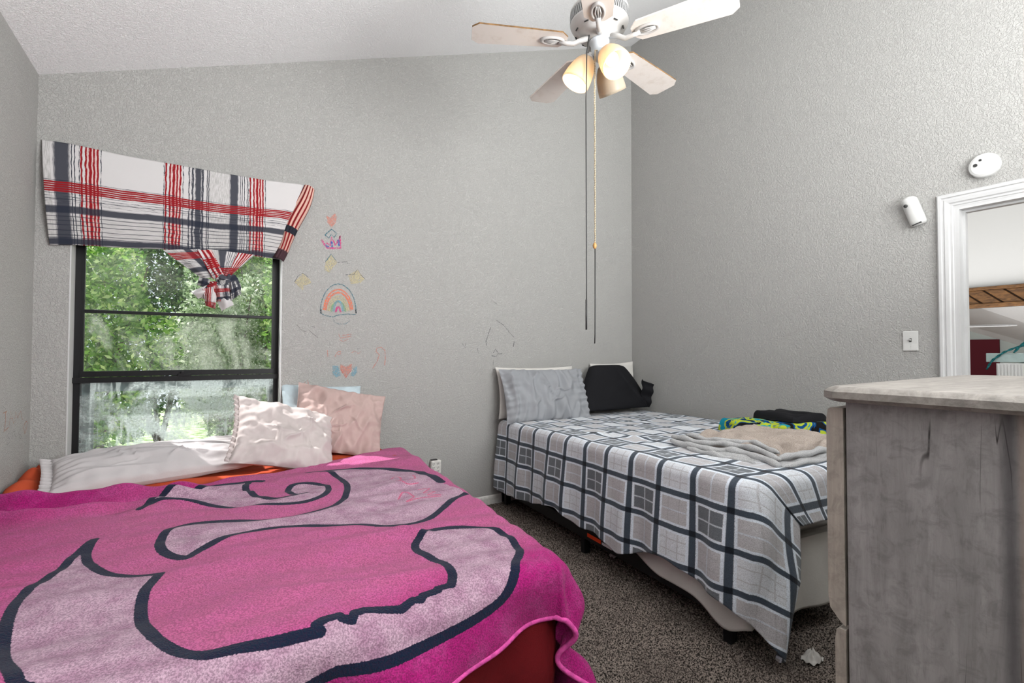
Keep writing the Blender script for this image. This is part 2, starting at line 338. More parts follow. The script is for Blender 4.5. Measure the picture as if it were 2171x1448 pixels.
# sloping white ceiling meeting the far wall along a raking line
pA, pB = at(2014, 690, 0, FX), at(2171, 735, 0, FX); sl = (pB[2]-pA[2])/(pB[1]-pA[1])
def zfar(y): return pA[2]+sl*(y-pA[1])
b = bmesh.new(); ya, yb = -1., 9.
quad_prism(b, [(BX+.3, ya, zb0+.6+sl*0), (BX+.3, yb, zb0+.6+sl*0+2.2), (FX, yb, zfar(yb)), (FX, ya, zfar(ya))], (0, 0, .1))
tag(obj('ceiling_2', b, M['ceil']), 'white sloping ceiling of the far room', kind='structure')
# beam of diagonal planks
M['plank'] = None
g = G('plank_wood', .5, .3); v = g.coord(scale=(1, 1, 1)); n1 = g.noise(g.coord(scale=(1, .6, 3)), 6, 5, .6, 2)
g.col(g.mix(g.step(n1, .3, .7), srgb(118, 82, 46), srgb(72, 48, 26))); M['plank'] = g.m
beam = thing('ceiling_beam', 'brown wooden beam of diagonal planks seen through the doorway', 'beam')
yb0, yb1 = y_at(2600, BX), y_at(1880, BX); hh = zb1-zb0
box('beam_board', (BX-.14, yb0, zb1-.13*hh*1.2), (BX, yb1, zb1), M['plank'], beam, .01)
box('beam_board', (BX-.14, yb0, zb0), (BX, yb1, zb0+.2*hh), M['plank'], beam, .01)
box('beam_core', (BX-.06, yb0, zb0), (BX, yb1, zb1), plain('dark_gap', srgb(45, 30, 18), .8), beam)
z0_, z1_ = zb0+.2*hh, zb1-.156*hh; stepy = (y_at(2014, BX)-y_at(2171, BX))/3.6; yy = yb0
while yy < yb1-.1:
    b = bmesh.new(); gap = .02
    quad_prism(b, [(BX-.10, yy+gap, z0_), (BX-.10, yy+stepy-gap, z0_), (BX-.10, yy+stepy-gap+stepy*.95, z1_), (BX-.10, yy+gap+stepy*.95, z1_)], (.045, 0, 0))
    bmesh.ops.bevel(b, geom=b.edges[:], offset=.008, segments=1, affect='EDGES'); obj('plank', b, M['plank'], beam); yy += stepy
rebase(beam, (BX, (yb0+yb1)/2, zb0))
# far ceiling fan
hx = 15.6; hub = at(1998, 694, 0, hx)
ff = thing('ceiling_fan', 'white ceiling fan in the far room seen through the doorway', 'ceiling fan', 'ceiling fans')
obj('motor_housing', lathe([(0, -.12), (.1, -.12), (.16, -.04), (.17, .05), (.1, .14), (.03, .16), (.03, .7), (0, .7)], 24, Matrix.Translation(Vector(hub))), M['white'], ff, True)
for k in range(5):
    a = k*2*PI/5+math.radians(-76); b = bmesh.new()
    quad_prism(b, [(.2, -.09, 0), (.3, -.13, 0), (1.15, -.13, 0), (1.3, -.06, 0), (1.3, .06, 0), (1.15, .13, 0), (.3, .13, 0), (.2, .09, 0)], (0, 0, .02))
    bmesh.ops.transform(b, matrix=Matrix.Translation(Vector(hub)) @ Matrix.Rotation(a, 4, 'Z') @ Matrix.Rotation(math.radians(10), 4, 'X'), verts=b.verts); obj('blade', b, M['white'], ff)
rebase(ff, hub)
# painted rail with teal rope beyond the doorway
M['palewood'] = plain('pale_green_painted_wood', srgb(178, 196, 194), .6, .2, .1, 80, .1, 30)
rail = thing('painted_rail', 'pale grey-green painted wooden rail standing in the doorway behind the dresser', 'rail')
px_ = 4.0; pt = at(2090, 749, 0, px_); pb = at(2130, 768, 0, px_)
box('rail_board', (px_, pt[1]-.75, pb[2]), (px_+.02, pt[1], pt[2]), M['palewood'], rail, .003)
for yy in (pt[1]-.18, pt[1]-.7):
    b = bmesh.new(); bx(b, (px_+.022, yy-.04, 0), (px_+.05, yy+.04, pt[2]-.004)); obj('rail_post', b, M['palewood'], rail)
rebase(rail, (px_, pt[1]-.37, 0))
M['rope'] = plain('teal_rope', srgb(40, 120, 125), .7, .2, .2, 300, .5, 150)
def rope(name, pts, r, label, m, cat='rope', group=None):
    b = bmesh.new(); pts = [Vector(p) for p in pts]; dense = []
    for p, q in zip(pts, pts[1:]):
        n = max(2, int((q-p).length/(r*1.2)));
        dense += [p.lerp(q, i/n) for i in range(n)]
    dense.append(pts[-1])
    for s_ in (0, PI):
        pp = []
        for i, p in enumerate(dense):
            d = (dense[min(i+1, len(dense)-1)]-dense[max(i-1, 0)]).normalized(); a = d.cross(Vector((.3, .2, 1))).normalized(); c = d.cross(a)
            pp.append(p+(a*math.cos(i*.7+s_)+c*math.sin(i*.7+s_))*r*.5)
        tube(b, pp, r*.62, 6)
    return tag(obj(name, b, m, None, True), label, cat, group)
rp = lambda x, y, X=px_-.012: Vector(at(x, y, 0, X))
rope('teal_rope', [rp(2092, 783), rp(2098, 772), rp(2106, 762), rp(2128, 747), rp(2150, 738), rp(2178, 731)], .006, 'teal twisted rope looped around the pale painted rail', M['rope'])
rope('teal_rope', [rp(2149, 748), rp(2160, 737), rp(2180, 718), rp(2200, 700)], .006, 'second teal rope rising steeply from the top of the pale rail', M['rope'])
bk = thing('ribbed_basket', 'white ribbed basket under the pale rail behind the dresser', 'basket')
c0 = at(2122, 776, 0, px_-.12); b = bmesh.new(); bx(b, (px_-.2, c0[1]-.3, .9), (px_-.03, c0[1], at(2122, 770, 0, px_-.12)[2])); obj('basket_body', b, M['plastic'], bk)
for k in range(22): box('rib', (px_-.204, c0[1]-.3+k*.0137, .91), (px_-.2, c0[1]-.3+k*.0137+.006, at(2122, 770, 0, px_-.12)[2]-.006), M['plastic'], bk)
rebase(bk, (px_-.1, c0[1]-.15, .9))
box_st = box('basket_stand', (px_-.22, c0[1]-.32, -.012), (px_-.02, c0[1]+.02, .898), M['palewood'], None, .004); tag(box_st, 'pale cabinet carrying the white ribbed basket beyond the doorway', 'cabinet')

# ------------------------------------------------------------------ wall fittings
sd = thing('smoke_detector', 'round white smoke detector on the wall above the doorway', 'smoke detector'); p = at(2089, 352, 0, XB); Mx = Matrix.Translation(Vector(p)) @ Matrix.Rotation(-PI/2, 4, 'Y')
obj('detector_body', lathe([(0, .032), (.05, .031), (.060, .027), (.064, .02), (.064, 0), (0, 0)], 40, Mx), M['plastic'], sd, False)
for dy, dz, r in ((.012, .028, .006), (.032, .006, .009)):
    obj('sensor_hole', lathe([(0, .0335), (r, .0335), (r, .028), (0, .028)], 14, Matrix.Translation((0, dy, dz)) @ Mx), M['darkplastic'], sd)
rebase(sd, p)
ms = thing('motion_sensor', 'white motion sensor with small lens on the wall beside the doorway', 'sensor')
p = at(1940, 450, 0, XB); b = bmesh.new()
rows = []
for i in range(13):
    t = i/12; z = -.085+.17*t; wd = .040; dp = .046+.02*t**2
    if i in (0, 12): wd *= .8; dp *= .85
    rows.append([b.verts.new((-max(.0, dp*max(0, math.cos(a))**.6)-.002, wd*math.sin(a), z)) for a in np.linspace(-PI/2, PI/2, 15)])
for q0, q1 in zip(rows, rows[1:]):
    for k in range(14): b.faces.new((q0[k], q0[k+1], q1[k+1], q1[k]))
    b.faces.new((q0[0], q1[0], q1[-1], q0[-1]))
b.faces.new(rows[0]); b.faces.new(rows[-1][::-1])
Rm = Matrix.Translation(Vector(p)) @ Matrix.Rotation(math.radians(-17), 4, 'X')
bmesh.ops.transform(b, matrix=Rm, verts=b.verts); obj('sensor_body', b, M['plastic'], ms, True)
obj('lens', lathe([(0, .012), (.006, .011), (.009, .007), (.010, 0), (0, 0)], 16, Rm @ Matrix.Translation((-.066, .012, .035)) @ Matrix.Rotation(-PI/2, 4, 'Y')), M['darkplastic'], ms, True)
b = bmesh.new(); bx(b, (-.046, -.02, -.084), (-.01, .025, -.079)); bmesh.ops.transform(b, matrix=Rm, verts=b.verts); obj('vent_slot', b, M['darkplastic'], ms); rebase(ms, p)
sw = thing('light_switch', 'white light switch plate with dark toggle left of the doorway', 'light switch'); p = at(1931, 723, 0, XB)
box('switch_plate', (XB-.007, p[1]-.037, p[2]-.058), (XB, p[1]+.037, p[2]+.058), M['plastic'], sw, .003)
box('toggle_slot', (XB-.009, p[1]-.006, p[2]-.006), (XB-.006, p[1]+.006, p[2]+.016), M['darkplastic'], sw)
b = bmesh.new(); quad_prism(b, [(XB-.008, p[1]-.004, p[2]+.0), (XB-.008, p[1]-.004, p[2]+.01), (XB-.02, p[1]-.003, p[2]+.014), (XB-.02, p[1]-.003, p[2]+.009)], (0, .008, 0)); obj('toggle', b, M['plastic'], sw)
M['tape'] = plain('cloudy_tape', srgb(205, 205, 203), .3)
for dy in (.016, -.018):
    b = bmesh.new(); quad_prism(b, [(XB-.0078, p[1]+dy-.016, p[2]-.05), (XB-.0078, p[1]+dy+.015, p[2]-.052), (XB-.0078, p[1]+dy+.012, p[2]-.016), (XB-.0078, p[1]+dy-.012, p[2]-.014)], (.001, 0, 0)); obj('tape_patch', b, M['tape'], sw)
for dz in (.03, -.03): obj('plate_screw', lathe([(0, .0085), (.003, .008), (.003, 0)], 10, Matrix.Translation((XB, p[1], p[2]+dz)) @ Matrix.Rotation(-PI/2, 4, 'Y')), M['plastic'], sw)
rebase(sw, p)
# outlet adapter on the window wall
ad = thing('outlet_adapter', 'white multi-socket outlet adapter low on the wall between the beds', 'outlet adapter'); p = at(921, 988, 1, YA)
box('adapter_body', (p[0]-.04, YA-.04, p[2]-.052), (p[0]+.04, YA-.001, p[2]+.048), M['trimdirty'], ad, .01, 3)
box('black_plug', (p[0]-.035, YA-.03, p[2]+.047), (p[0]+.012, YA-.006, p[2]+.056), M['darkplastic'], ad, .002)
b = bmesh.new()
for i in range(2):
    for j in range(3):
        cx_, cz_ = p[0]-.02+i*.034-.004, p[2]-.036+j*.028
        bx(b, (cx_-.006, YA-.0408, cz_), (cx_-.003, YA-.039, cz_+.011)); bx(b, (cx_+.005, YA-.0408, cz_), (cx_+.008, YA-.039, cz_+.011)); bx(b, (cx_-.001, YA-.0408, cz_-.006), (cx_+.003, YA-.039, cz_-.002))
obj('socket_slots', b, M['darkplastic'], ad); rebase(ad, p)

# ------------------------------------------------------------------ crayon marks on the walls (children of the walls)
def crayon(name, c, dens=.35):
    g = G(name, .8, .1); v = g.coord(); n = g.step(g.noise(v, 260, 3, .6), .5-dens*.25, .62-dens*.12); out = g.n['Material Output']; g.col(c)
    tr = g.n.new('ShaderNodeBsdfTransparent'); mx = g.n.new('ShaderNodeMixShader'); g.l.new(g.f('SUBTRACT', 1., g.f('MULTIPLY', g.f('SUBTRACT', 1., n), .95)), mx.inputs[0]); g.l.new(tr.outputs[0], mx.inputs[1]); g.l.new(g.b.outputs[0], mx.inputs[2]); g.l.new(mx.outputs[0], out.inputs[0]); return g.m
CR = {k: crayon('crayon_'+k, srgb(*c)) for k, c in dict(red=(190, 70, 70), pink=(205, 60, 130), blue=(60, 80, 160), teal=(50, 110, 125), orange=(225, 120, 85), yellow=(200, 190, 140), green=(120, 165, 120), black=(55, 60, 65), salmon=(200, 135, 120), lightblue=(120, 160, 175), cream=(190, 180, 145), brown=(185, 130, 100), faint=(130, 128, 125)).items()}
def strokes(name, lst, parent, ax=1, val=YA, off=-.0012, label=None):
    """lst of (colour, width px, [(px,py)...]) ; flat crayon strokes lying on the wall"""
    b = bmesh.new(); mats = []; eps = 0
    for c, wpx, pts in lst:
        if c not in mats: mats.append(c)
        P3 = [Vector(at(x, y, ax, val)) for x, y in pts]; w_ = wpx*.0026; eps += .00004
        if wpx == 0:       # filled patch
            vs_ = [b.verts.new(p) for p in P3]; f = b.faces.new(vs_); f.material_index = mats.index(c)
        else:
            nrm = Vector((0, 1, 0)) if ax == 1 else Vector((1, 0, 0)); prev = None
            for i, p in enumerate(P3):
                d = (P3[min(i+1, len(P3)-1)]-P3[max(i-1, 0)]).normalized(); a = d.cross(nrm)*w_/2
                q = (b.verts.new(p+a), b.verts.new(p-a))
                if prev: f = b.faces.new((prev[0], prev[1], q[1], q[0])); f.material_index = mats.index(c)
                prev = q
        for v_ in b.verts:
            if not v_.tag: v_.tag = True; v_.co[ax] += (off-eps) if ax == 1 else (-off+eps)
    o = obj(name, b, [CR[c] for c in mats], parent)
    if label: o['label'] = label
    return o
def arc(cx, cy, rx, ry, a0, a1, n=14): return [(cx+rx*math.cos(math.radians(a0+(a1-a0)*i/n)), cy-ry*math.sin(math.radians(a0+(a1-a0)*i/n))) for i in range(n+1)]
D = 'crayon_drawing'
strokes(D, [('salmon', 0, [(692, 456), (700, 462), (710, 452), (714, 460), (712, 472), (703, 482), (694, 472)])], wall_back, label='small faded pink crayon heart')
strokes(D, [('pink', 5, [(681, 508), (688, 518), (694, 526), (722, 526), (721, 500), (716, 512), (711, 520), (703, 503), (700, 520), (692, 515)]), ('blue', 5, [(690, 520), (697, 524)]), ('blue', 5, [(703, 512), (704, 524)]), ('blue', 5, [(717, 508), (719, 522)]),
            ('teal', 3, [(689, 498), (703, 486), (714, 495), (708, 504), (703, 496), (697, 505), (689, 498)])], wall_back, label='pink and blue crayon crown under the heart')
strokes(D, [('cream', 0, [(690, 555), (702, 540), (716, 556), (708, 564), (698, 578), (688, 572)]), ('teal', 2, [(690, 555), (702, 539), (712, 552)]), ('black', 1.3, [(714, 556), (735, 555), (736, 559)])], wall_back, label='pale yellow crayon patch above the rainbow')
strokes(D, [('cream', 0, [(624, 598), (642, 580), (656, 592), (660, 600), (644, 606), (642, 616)]), ('black', 1.2, [(624, 598), (632, 585), (642, 579), (654, 588)])], wall_back, label='pale yellow crayon patch left of the rainbow')
strokes(D, [('cream', 0, [(738, 584), (758, 572), (773, 592), (764, 600), (744, 602)]), ('black', 1.4, [(732, 583), (742, 582), (750, 582), (758, 571), (766, 584), (775, 592)])], wall_back, label='pale yellow crayon patch right of the rainbow')
rb = []
for k, (c, rx) in enumerate([('orange', 31), ('orange', 27), ('cream', 22), ('cream', 18.5), ('green', 15), ('lightblue', 10), ('pink', 5)]): rb.append((c, 5 if k not in (0,) else 4, arc(717, 664, rx, rx*1.62 if k < 5 else rx*2.6, 172, 8)))
rb += [('teal', 2.2, [(680, 664)]+arc(717, 662, 38, 60, 178, 2)+[(756, 664)]), ('teal', 2, [(679, 664), (690, 669), (706, 672), (716, 668), (735, 666), (754, 667)]), ('black', 4, [(680, 656), (681, 665)]), ('black', 4, [(754, 656), (755, 664)])]
strokes(D, rb, wall_back, label='crayon rainbow with teal outline')
strokes(D, [('teal', 1.1, [(708, 673), (708, 683), (718, 687), (732, 687), (742, 680)])], wall_back, label='faint teal loop under the rainbow')
strokes(D, [('salmon', 2, [(718, 708), (722, 717), (744, 713), (745, 709), (726, 711)]), ('salmon', 1.5, [(719, 720), (727, 724), (738, 719)])], wall_back)
strokes(D, [('salmon', 1.5, [(694, 742), (695, 756)]), ('salmon', 2, [(710, 756), (716, 746), (722, 745), (722, 750), (716, 752)]), ('black', 1.2, [(757, 740), (762, 739)]), ('salmon', 1.2, [(745, 748), (752, 744), (760, 750), (765, 745)])], wall_back)
strokes(D, [('salmon', 2.2, [(790, 781), (800, 765), (804, 752), (797, 745), (799, 738), (808, 736), (816, 743), (817, 760), (815, 775)])], wall_back, label='pink crayon hook shape')
strokes(D, [('lightblue', 0, [(705, 775), (717, 776), (723, 796), (712, 800), (705, 794)]), ('lightblue', 0, [(757, 776), (750, 780), (742, 796), (750, 798), (757, 790)]), ('salmon', 0, [(721, 771), (733, 778), (746, 771), (746, 782), (733, 801), (722, 784)]), ('red', 1.2, [(722, 784), (733, 801), (745, 784)])], wall_back, label='crayon heart between two blue patches above the pillows')
strokes(D, [('salmon', 1.8, [(645, 812), (652, 806), (654, 815), (648, 818)])], wall_back)
strokes(D, [('black', 1.6, [(1052, 679), (1066, 688)]), ('black', 1.2, [(1066, 688), (1078, 702), (1090, 716)]), ('black', 1.6, [(1040, 694), (1034, 712), (1030, 726)]), ('black', 2, [(1030, 722), (1032, 733)]), ('black', 2.4, [(1090, 724), (1088, 735)]),
            ('black', 2, [(1042, 754), (1052, 756), (1056, 748), (1050, 740), (1046, 748)]), ('black', 1.4, [(1056, 750), (1064, 750)]), ('black', 1.2, [(980, 728), (986, 738), (988, 726)]), ('black', 1, [(1046, 640), (1054, 645)]), ('black', 1, [(1012, 738), (1014, 750)]), ('black', 1, [(1046, 764), (1045, 776)])], wall_back, label='faint black pencil loop above the grey pillow')
strokes(D, [('faint', 1.6, [(630, 690), (640, 700), (650, 704)]), ('black', 1.4, [(661, 692), (668, 694)]), ('faint', 1.5, [(655, 700), (664, 708), (674, 716)])], wall_back)
xw = XL
strokes('crayon_letter', [('brown', 1.6, [(6, 876), (14, 872)]), ('brown', 2.2, [(11, 874), (11, 892), (9, 912)]), ('brown', 1.6, [(7, 915), (18, 906)])], wall_left, 0, xw, label='crayon letter I')
strokes('crayon_letter', [('brown', 1.4, [(19, 902), (22, 872), (28, 898)]), ('brown', 1, [(20, 888), (26, 887)])], wall_left, 0, xw, label='crayon letter A')
strokes('crayon_letter', [('brown', 1.5, [(31, 896), (32, 873), (37, 886), (43, 871), (47, 890)])], wall_left, 0, xw, label='crayon letter M')
strokes('crayon_heart', [('brown', 2, [(52, 920), (49, 905), (52, 898), (55, 893), (58, 897), (55, 908), (52, 920)])], wall_left, 0, xw)
strokes('crayon_letter', [('faint', 1, [(19, 918), (14, 922), (19, 930), (20, 938), (13, 944)]), ('faint', 1, [(24, 930), (27, 915), (32, 914), (30, 920), (34, 928)]), ('faint', 1, [(44, 908), (38, 918), (42, 930), (46, 926), (41, 920)])], wall_left, 0, xw, label='faint grey scribbled letters')

# ------------------------------------------------------------------ near ceiling fan
FC = Vector((1.487, 1.642, 0)); FZ = 2.6
fan = thing('ceiling_fan', 'white five-blade ceiling fan with three lit glass shades and pull cords', 'ceiling fan', 'ceiling fans')
g = G('fan_white', .45, .4); v = g.coord(); g.col(g.mix(g.f('MULTIPLY', g.step(g.noise(v, 14, 5, .7), .5, .75), .35), srgb(218, 210, 203), srgb(176, 156, 138))); M['fanwhite'] = g.m
M['worn'] = plain('worn_brown_edge', srgb(125, 95, 62), .7, .2, .2, 80, .5, 30)
M['enamel'] = plain('white_enamel', srgb(182, 180, 178), .3, .5)
T = lambda z: Matrix.Translation((FC.x, FC.y, z))
obj('motor_housing', lathe([(0, .0), (.052, 0), (.056, .012), (.085, .018), (.090, .03), (.112, .042), (.128, .07), (.131, .078), (.122, .08), (.122, .118), (.131, .12), (.131, .13), (.118, .152), (.07, .175), (.03, .19), (.03, .22), (.016, .23), (.016, zc(FC.x)-FZ-.06), (0, zc(FC.x)-FZ-.06)], 48, T(FZ+.01)), M['enamel'], fan, True)
obj('ceiling_canopy', lathe([(0, 0), (.03, 0), (.06, .03), (.07, .075), (0, .11)], 32, T(zc(FC.x)-.09)), M['enamel'], fan, True)
b = bmesh.new()
for k in range(72):
    a = 2*PI*k/72; Mx = T(FZ+.109) @ Matrix.Rotation(a, 4, 'Z') @ Matrix.Translation((.127, 0, 0)) @ Matrix.Rotation(math.radians(12), 4, 'X')
    bb = bmesh.ops.create_cube(b, size=1, matrix=Mx @ Matrix.Diagonal((.009, .0055, .040, 1)))
tag(obj('vent_fins', b, plain('grey_fin', srgb(150, 150, 150), .4), fan), kind='stuff')
for k in range(10):
    b = bmesh.new(); a = 2*PI*k/10+.3; Mx = T(FZ+.048) @ Matrix.Rotation(a, 4, 'Z') @ Matrix.Translation((.107, 0, 0)) @ Matrix.Rotation(math.radians(-40), 4, 'Y')
    bmesh.ops.create_cube(b, size=1, matrix=Mx @ Matrix.Diagonal((.005, .02, .006, 1))); obj('vent_slot', b, M['darkplastic'], fan)
def blade(k):
    a = 2.70 - k*2*PI/5; Mx = T(FZ) @ Matrix.Rotation(a, 4, 'Z') @ Matrix.Rotation(math.radians(-5), 4, 'X')
    b = bmesh.new(); w0, w1, r0, r1 = .060, .077, .150, .575
    out = [(r0, -.026), (r0+.03, -w0), (r0+.1, -w0-.004), (r1-.03, -w1), (r1, -w1+.028), (r1, w1-.028), (r1-.03, w1), (r0+.1, w0+.004), (r0+.03, w0), (r0, .026)]
    quad_prism(b, [(x, y, 0) for x, y in out], (0, 0, .007))
    b.faces.ensure_lookup_table(); r_ = random.Random(k)
    for f in b.faces[2:]:
        f.material_index = 1
    if k != 2: b.faces[4].material_index = 1
    bmesh.ops.transform(b, matrix=Mx, verts=b.verts); o = obj('blade', b, [M['fanwhite'], M['worn'] if k in (0, 2, 4) else M['fanwhite']], fan)
    # blade iron: arm and slotted oval plate
    b = bmesh.new(); tube(b, [Mx @ Vector(q) for q in ((.05, 0, .02), (.09, 0, .004), (.12, .004, -.014), (.15, 0, -.012), (.185, 0, -.006))], [.013, .012, .011, .010, .012], 8)
    oc, ra, rb_ = .215, .055, .030; ringo = []; n = 28
    for i in range(n):
        t = 2*PI*i/n; cx_, sx_ = math.cos(t), math.sin(t)
        ringo.append([b.verts.new(Mx @ Vector((oc+ra*f*cx_, rb_*f*sx_, z))) for f, z in ((1, -.0005), (1, -.008), (.86, -.011), (.72, -.008), (.68, -.003))])
    for i in range(n):
        p_, q_ = ringo[i], ringo[(i+1) % n]
        for j in range(4): b.faces.new((p_[j], q_[j], q_[j+1], p_[j+1]))
    b.faces.new([r[4] for r in ringo])
    for y in (-.009, 0, .009): tube(b, [Mx @ Vector(q) for q in ((oc-.036, y*.6, -.007), (oc, y*1.3, -.009), (oc+.036, y*.6, -.007))], .0032, 6)
    obj('blade_iron', b, M['enamel'], o, True)
for k in range(5): blade(k)
obj('switch_housing', lathe([(0, -.085), (.016, -.08), (.02, -.07), (.034, -.062), (.037, -.05), (.037, -.004), (.045, .0), (.045, .012), (0, .012)], 32, T(FZ)), plain('pale_metal', srgb(205, 210, 215), .35, .5), fan, True)
g = G('shade_glass', .35, .5); v = g.coord(); tl = g.n.new('ShaderNodeBsdfTranslucent'); tl.inputs[0].default_value = (.62, .50, .36, 1); ms_ = g.n.new('ShaderNodeMixShader'); ms_.inputs[0].default_value = .55
g.b.inputs['Base Color'].default_value = (.70, .62, .50, 1); g.l.new(g.b.outputs[0], ms_.inputs[1]); g.l.new(tl.outputs[0], ms_.inputs[2]); g.l.new(ms_.outputs[0], g.n['Material Output'].inputs[0]); M['shade'] = g.m
g = G('bulb_glow', .3, .3); g.b.inputs['Emission Color'].default_value = (1, .93, .8, 1); g.b.inputs['Emission Strength'].default_value = 5; g.col((1, 1, 1)); M['bulb'] = g.m
for ai, (deg, lit) in enumerate(((262, 1), (148, 1), (18, 0))):
    a = math.radians(deg); d = Vector((math.cos(a), math.sin(a), 0)); axis = (d*(.62, .42, .55)[ai]+Vector((0, 0, -.78))).normalized()
    c0 = Vector((FC.x, FC.y, FZ-.05)); nk = c0+d*.045+Vector((0, 0, -.012))
    b = bmesh.new(); tube(b, [c0+d*.02, c0+d*.04, nk+axis*.01], .011, 8); arm = obj('lamp_arm', b, M['enamel'], fan, True)
    Mz = Matrix.Translation(nk) @ axis.to_track_quat('Z', 'Y').to_matrix().to_4x4()
    obj('lamp_socket', lathe([(0, -.004), (.021, 0), (.026, .01), (.026, .022), (.019, .03), (0, .03)], 24, Mz), M['enamel'], arm, True)
    # ribbed tulip shade
    b = bmesh.new(); n = 96; prof = [(.024, .010), (.036, .020), (.047, .04), (.056, .07), (.061, .10), (.063, .125), (.063, .140)]; rows = []
    for r, z in prof: rows.append([b.verts.new(Mz @ Vector(((r+.0011*math.cos(48*2*PI*k/n)*1)*math.cos(2*PI*k/n), (r+.0011*math.cos(48*2*PI*k/n))*math.sin(2*PI*k/n), z))) for k in range(n)])
    for p_, q_ in zip(rows, rows[1:]):
        for k in range(n): b.faces.new((p_[k], p_[(k+1) % n], q_[(k+1) % n], q_[k]))
    sh = obj('lamp_shade', b, M['shade'], arm, True); so = sh.modifiers.new('t', 'SOLIDIFY'); so.thickness = .003
    if lit:
        obj('bulb', lathe([(.011, .03), (.014, .042), (.024, .062), (.0285, .078), (.026, .094), (.016, .106), (0, .11)], 24, Mz), M['bulb'], arm, True)
        lamp('bulb_light', 'POINT', nk+axis*.150, 1.8, (1, .9, .78), .035)
    else:
        obj('bulb', lathe([(.011, .03), (.014, .042), (.024, .062), (.0285, .078), (.026, .094), (.016, .106), (0, .11)], 24, Mz), M['plastic'], arm, True)
# pull cords
b = bmesh.new(); tube(b, [(1.41, 1.622, 2.60), (1.3935, 1.619, 2.52), (1.389, 1.6195, 2.3), (1.389, 1.618, 1.50), (1.388, 1.618, 1.31)], .0028, 6); tube(b, [(1.388, 1.618, 1.43), (1.388, 1.618, 1.30)], .0042, 6); obj('pull_cord', b, M['darkplastic'], fan, True)
M['bead'] = plain('cream_bead_chain', srgb(170, 155, 128), .35, .5); cx_, cy_ = 1.425, 1.603
b = bmesh.new(); z = 2.53; tube(b, [(1.455, 1.62, 2.545), (1.43, 1.606, 2.53), (cx_, cy_, 2.47)], .003, 6)
z = 2.47; i = 0
while z > 1.68:
    bmesh.ops.create_icosphere(b, subdivisions=1, radius=.0042, matrix=Matrix.Translation((cx_+.001*math.sin(i), cy_, z))); z -= .0075; i += 1
ch = obj('bead_chain', b, M['bead'], fan, True)
M['wood'] = plain('wooden_bead', srgb(190, 145, 90), .5, .3, .1, 60, .4)
obj('pull_bead', lathe([(0, -.015), (.006, -.011), (.009, 0), (.006, .011), (0, .015)], 16, Matrix.Translation((cx_-.002, cy_, 1.665))), M['wood'], ch, True)
b = bmesh.new(); tube(b, [(cx_, cy_, 1.655), (cx_, cy_, 1.45), (cx_-.001, cy_, 1.28), (cx_-.003, cy_, 1.24)], .0028, 6); obj('pull_cord', b, M['darkplastic'], fan, True)
rebase(fan, (FC.x, FC.y, zc(FC.x)))

# ------------------------------------------------------------------ cloth materials
def brush_plaid(name):
    """hand-painted looking check: red triple lines, navy strokes, grey dry-brush zones; uv = metres along X / 0..1 top to bottom"""
    g = G(name, .85, .1); tc = g.n.new('ShaderNodeTexCoord'); uv = tc.outputs['UV']; s_ = g.sep(uv); u, w_ = s_[0], s_[1]
    nu_ = g.noise(g.coord('UV', (60, 2.5, 1)), 5, 4, .7); nv_ = g.noise(g.coord('UV', (2.5, 60, 1)), 5, 4, .7)      # streaks along the line
    wob = g.f('MULTIPLY', g.f('SUBTRACT', g.noise(g.coord('UV', (3, 3, 1)), 3, 2), .5), .012)
    u = g.f('ADD', u, wob); w2 = g.f('ADD', w_, g.f('MULTIPLY', wob, 1.0))
    c = (srgb(198, 195, 195))
    def line(t, c0, hw, rag, streak):
        d = g.f('ABSOLUTE', g.f('SUBTRACT', t, c0)); d = g.f('ADD', d, g.f('MULTIPLY', g.f('SUBTRACT', streak, .5), rag)); return g.step(d, hw*1.25, hw*.75)
    def zone(t, a, b_): return g.f('MULTIPLY', g.step(t, a-.003, a+.003), g.step(t, b_+.003, b_-.003))
    navy, red, grey = srgb(42, 46, 58), srgb(138, 28, 34), srgb(168, 166, 164)
    col = c
    for a, b_ in ((-.015, .105),): col = g.mix(g.f('MULTIPLY', zone(u, a, b_), g.step(nu_, .4, .6)), col, grey)
    col = g.mix(g.f('MULTIPLY', zone(u, -.735, -.705), g.step(nu_, .4, .6)), col, grey)
    col = g.mix(g.f('MULTIPLY', zone(w_, .71, .93), g.step(nv_, .38, .62)), col, grey)
    col = g.mix(g.f('MULTIPLY', zone(w_, .55, .61), g.f('MULTIPLY', g.step(nv_, .52, .58), .8)), col, navy)
    def vline(c0, hw, cc, rag=.014, dens=1.): 
        nonlocal col; col = g.mix(g.f('MULTIPLY', line(u, c0, hw, rag, nu_), dens), col, cc)
    def hline(c0, hw, cc, rag=.03, dens=1.):
        nonlocal col; col = g.mix(g.f('MULTIPLY', line(w2, c0, hw, rag, nv_), dens), col, cc)
    for k0 in (-.545, -.174, .251):
        col = g.mix(g.f('MULTIPLY', zone(u, k0-.02, k0+.036), .35), col, srgb(225, 150, 140))
        for dx in (-.037, -.018, 0, .016, .031): vline(k0+dx, .0042 if abs(dx) > .01 else .0062, red)
        vline(k0+.045, .0014, navy); vline(k0-.046, .0014, navy)
    for k0, hw in ((-.662, .031), (-.056, .015), (-.034, .005), (-.083, .005), (-.10, .003), (.127, .022)): vline(k0, hw, navy, .022, .93)
    for k0 in (-.622, -.61, -.012, -.003, .16, .17, .182, .197): vline(k0, .0018, navy, .006)
    for dz in (-.045, -.024, -.002, .02, .04): hline(.45+dz, .0085, red)
    for dz in (-.065, .062, .09, .115): hline(.45+dz, .002, navy)
    hline(.665, .036, navy, .045, .93); hline(.965, .030, navy, .05, .95)
    for k0 in (.73, .77, .81, .86, .905, .93): hline(k0, .0035, navy, .012, .8)
    g.col(col); g.bump(g.noise(g.coord('Object'), 500, 2), .2, .002); return g.m
M['brush'] = brush_plaid('brushed_plaid_cotton')

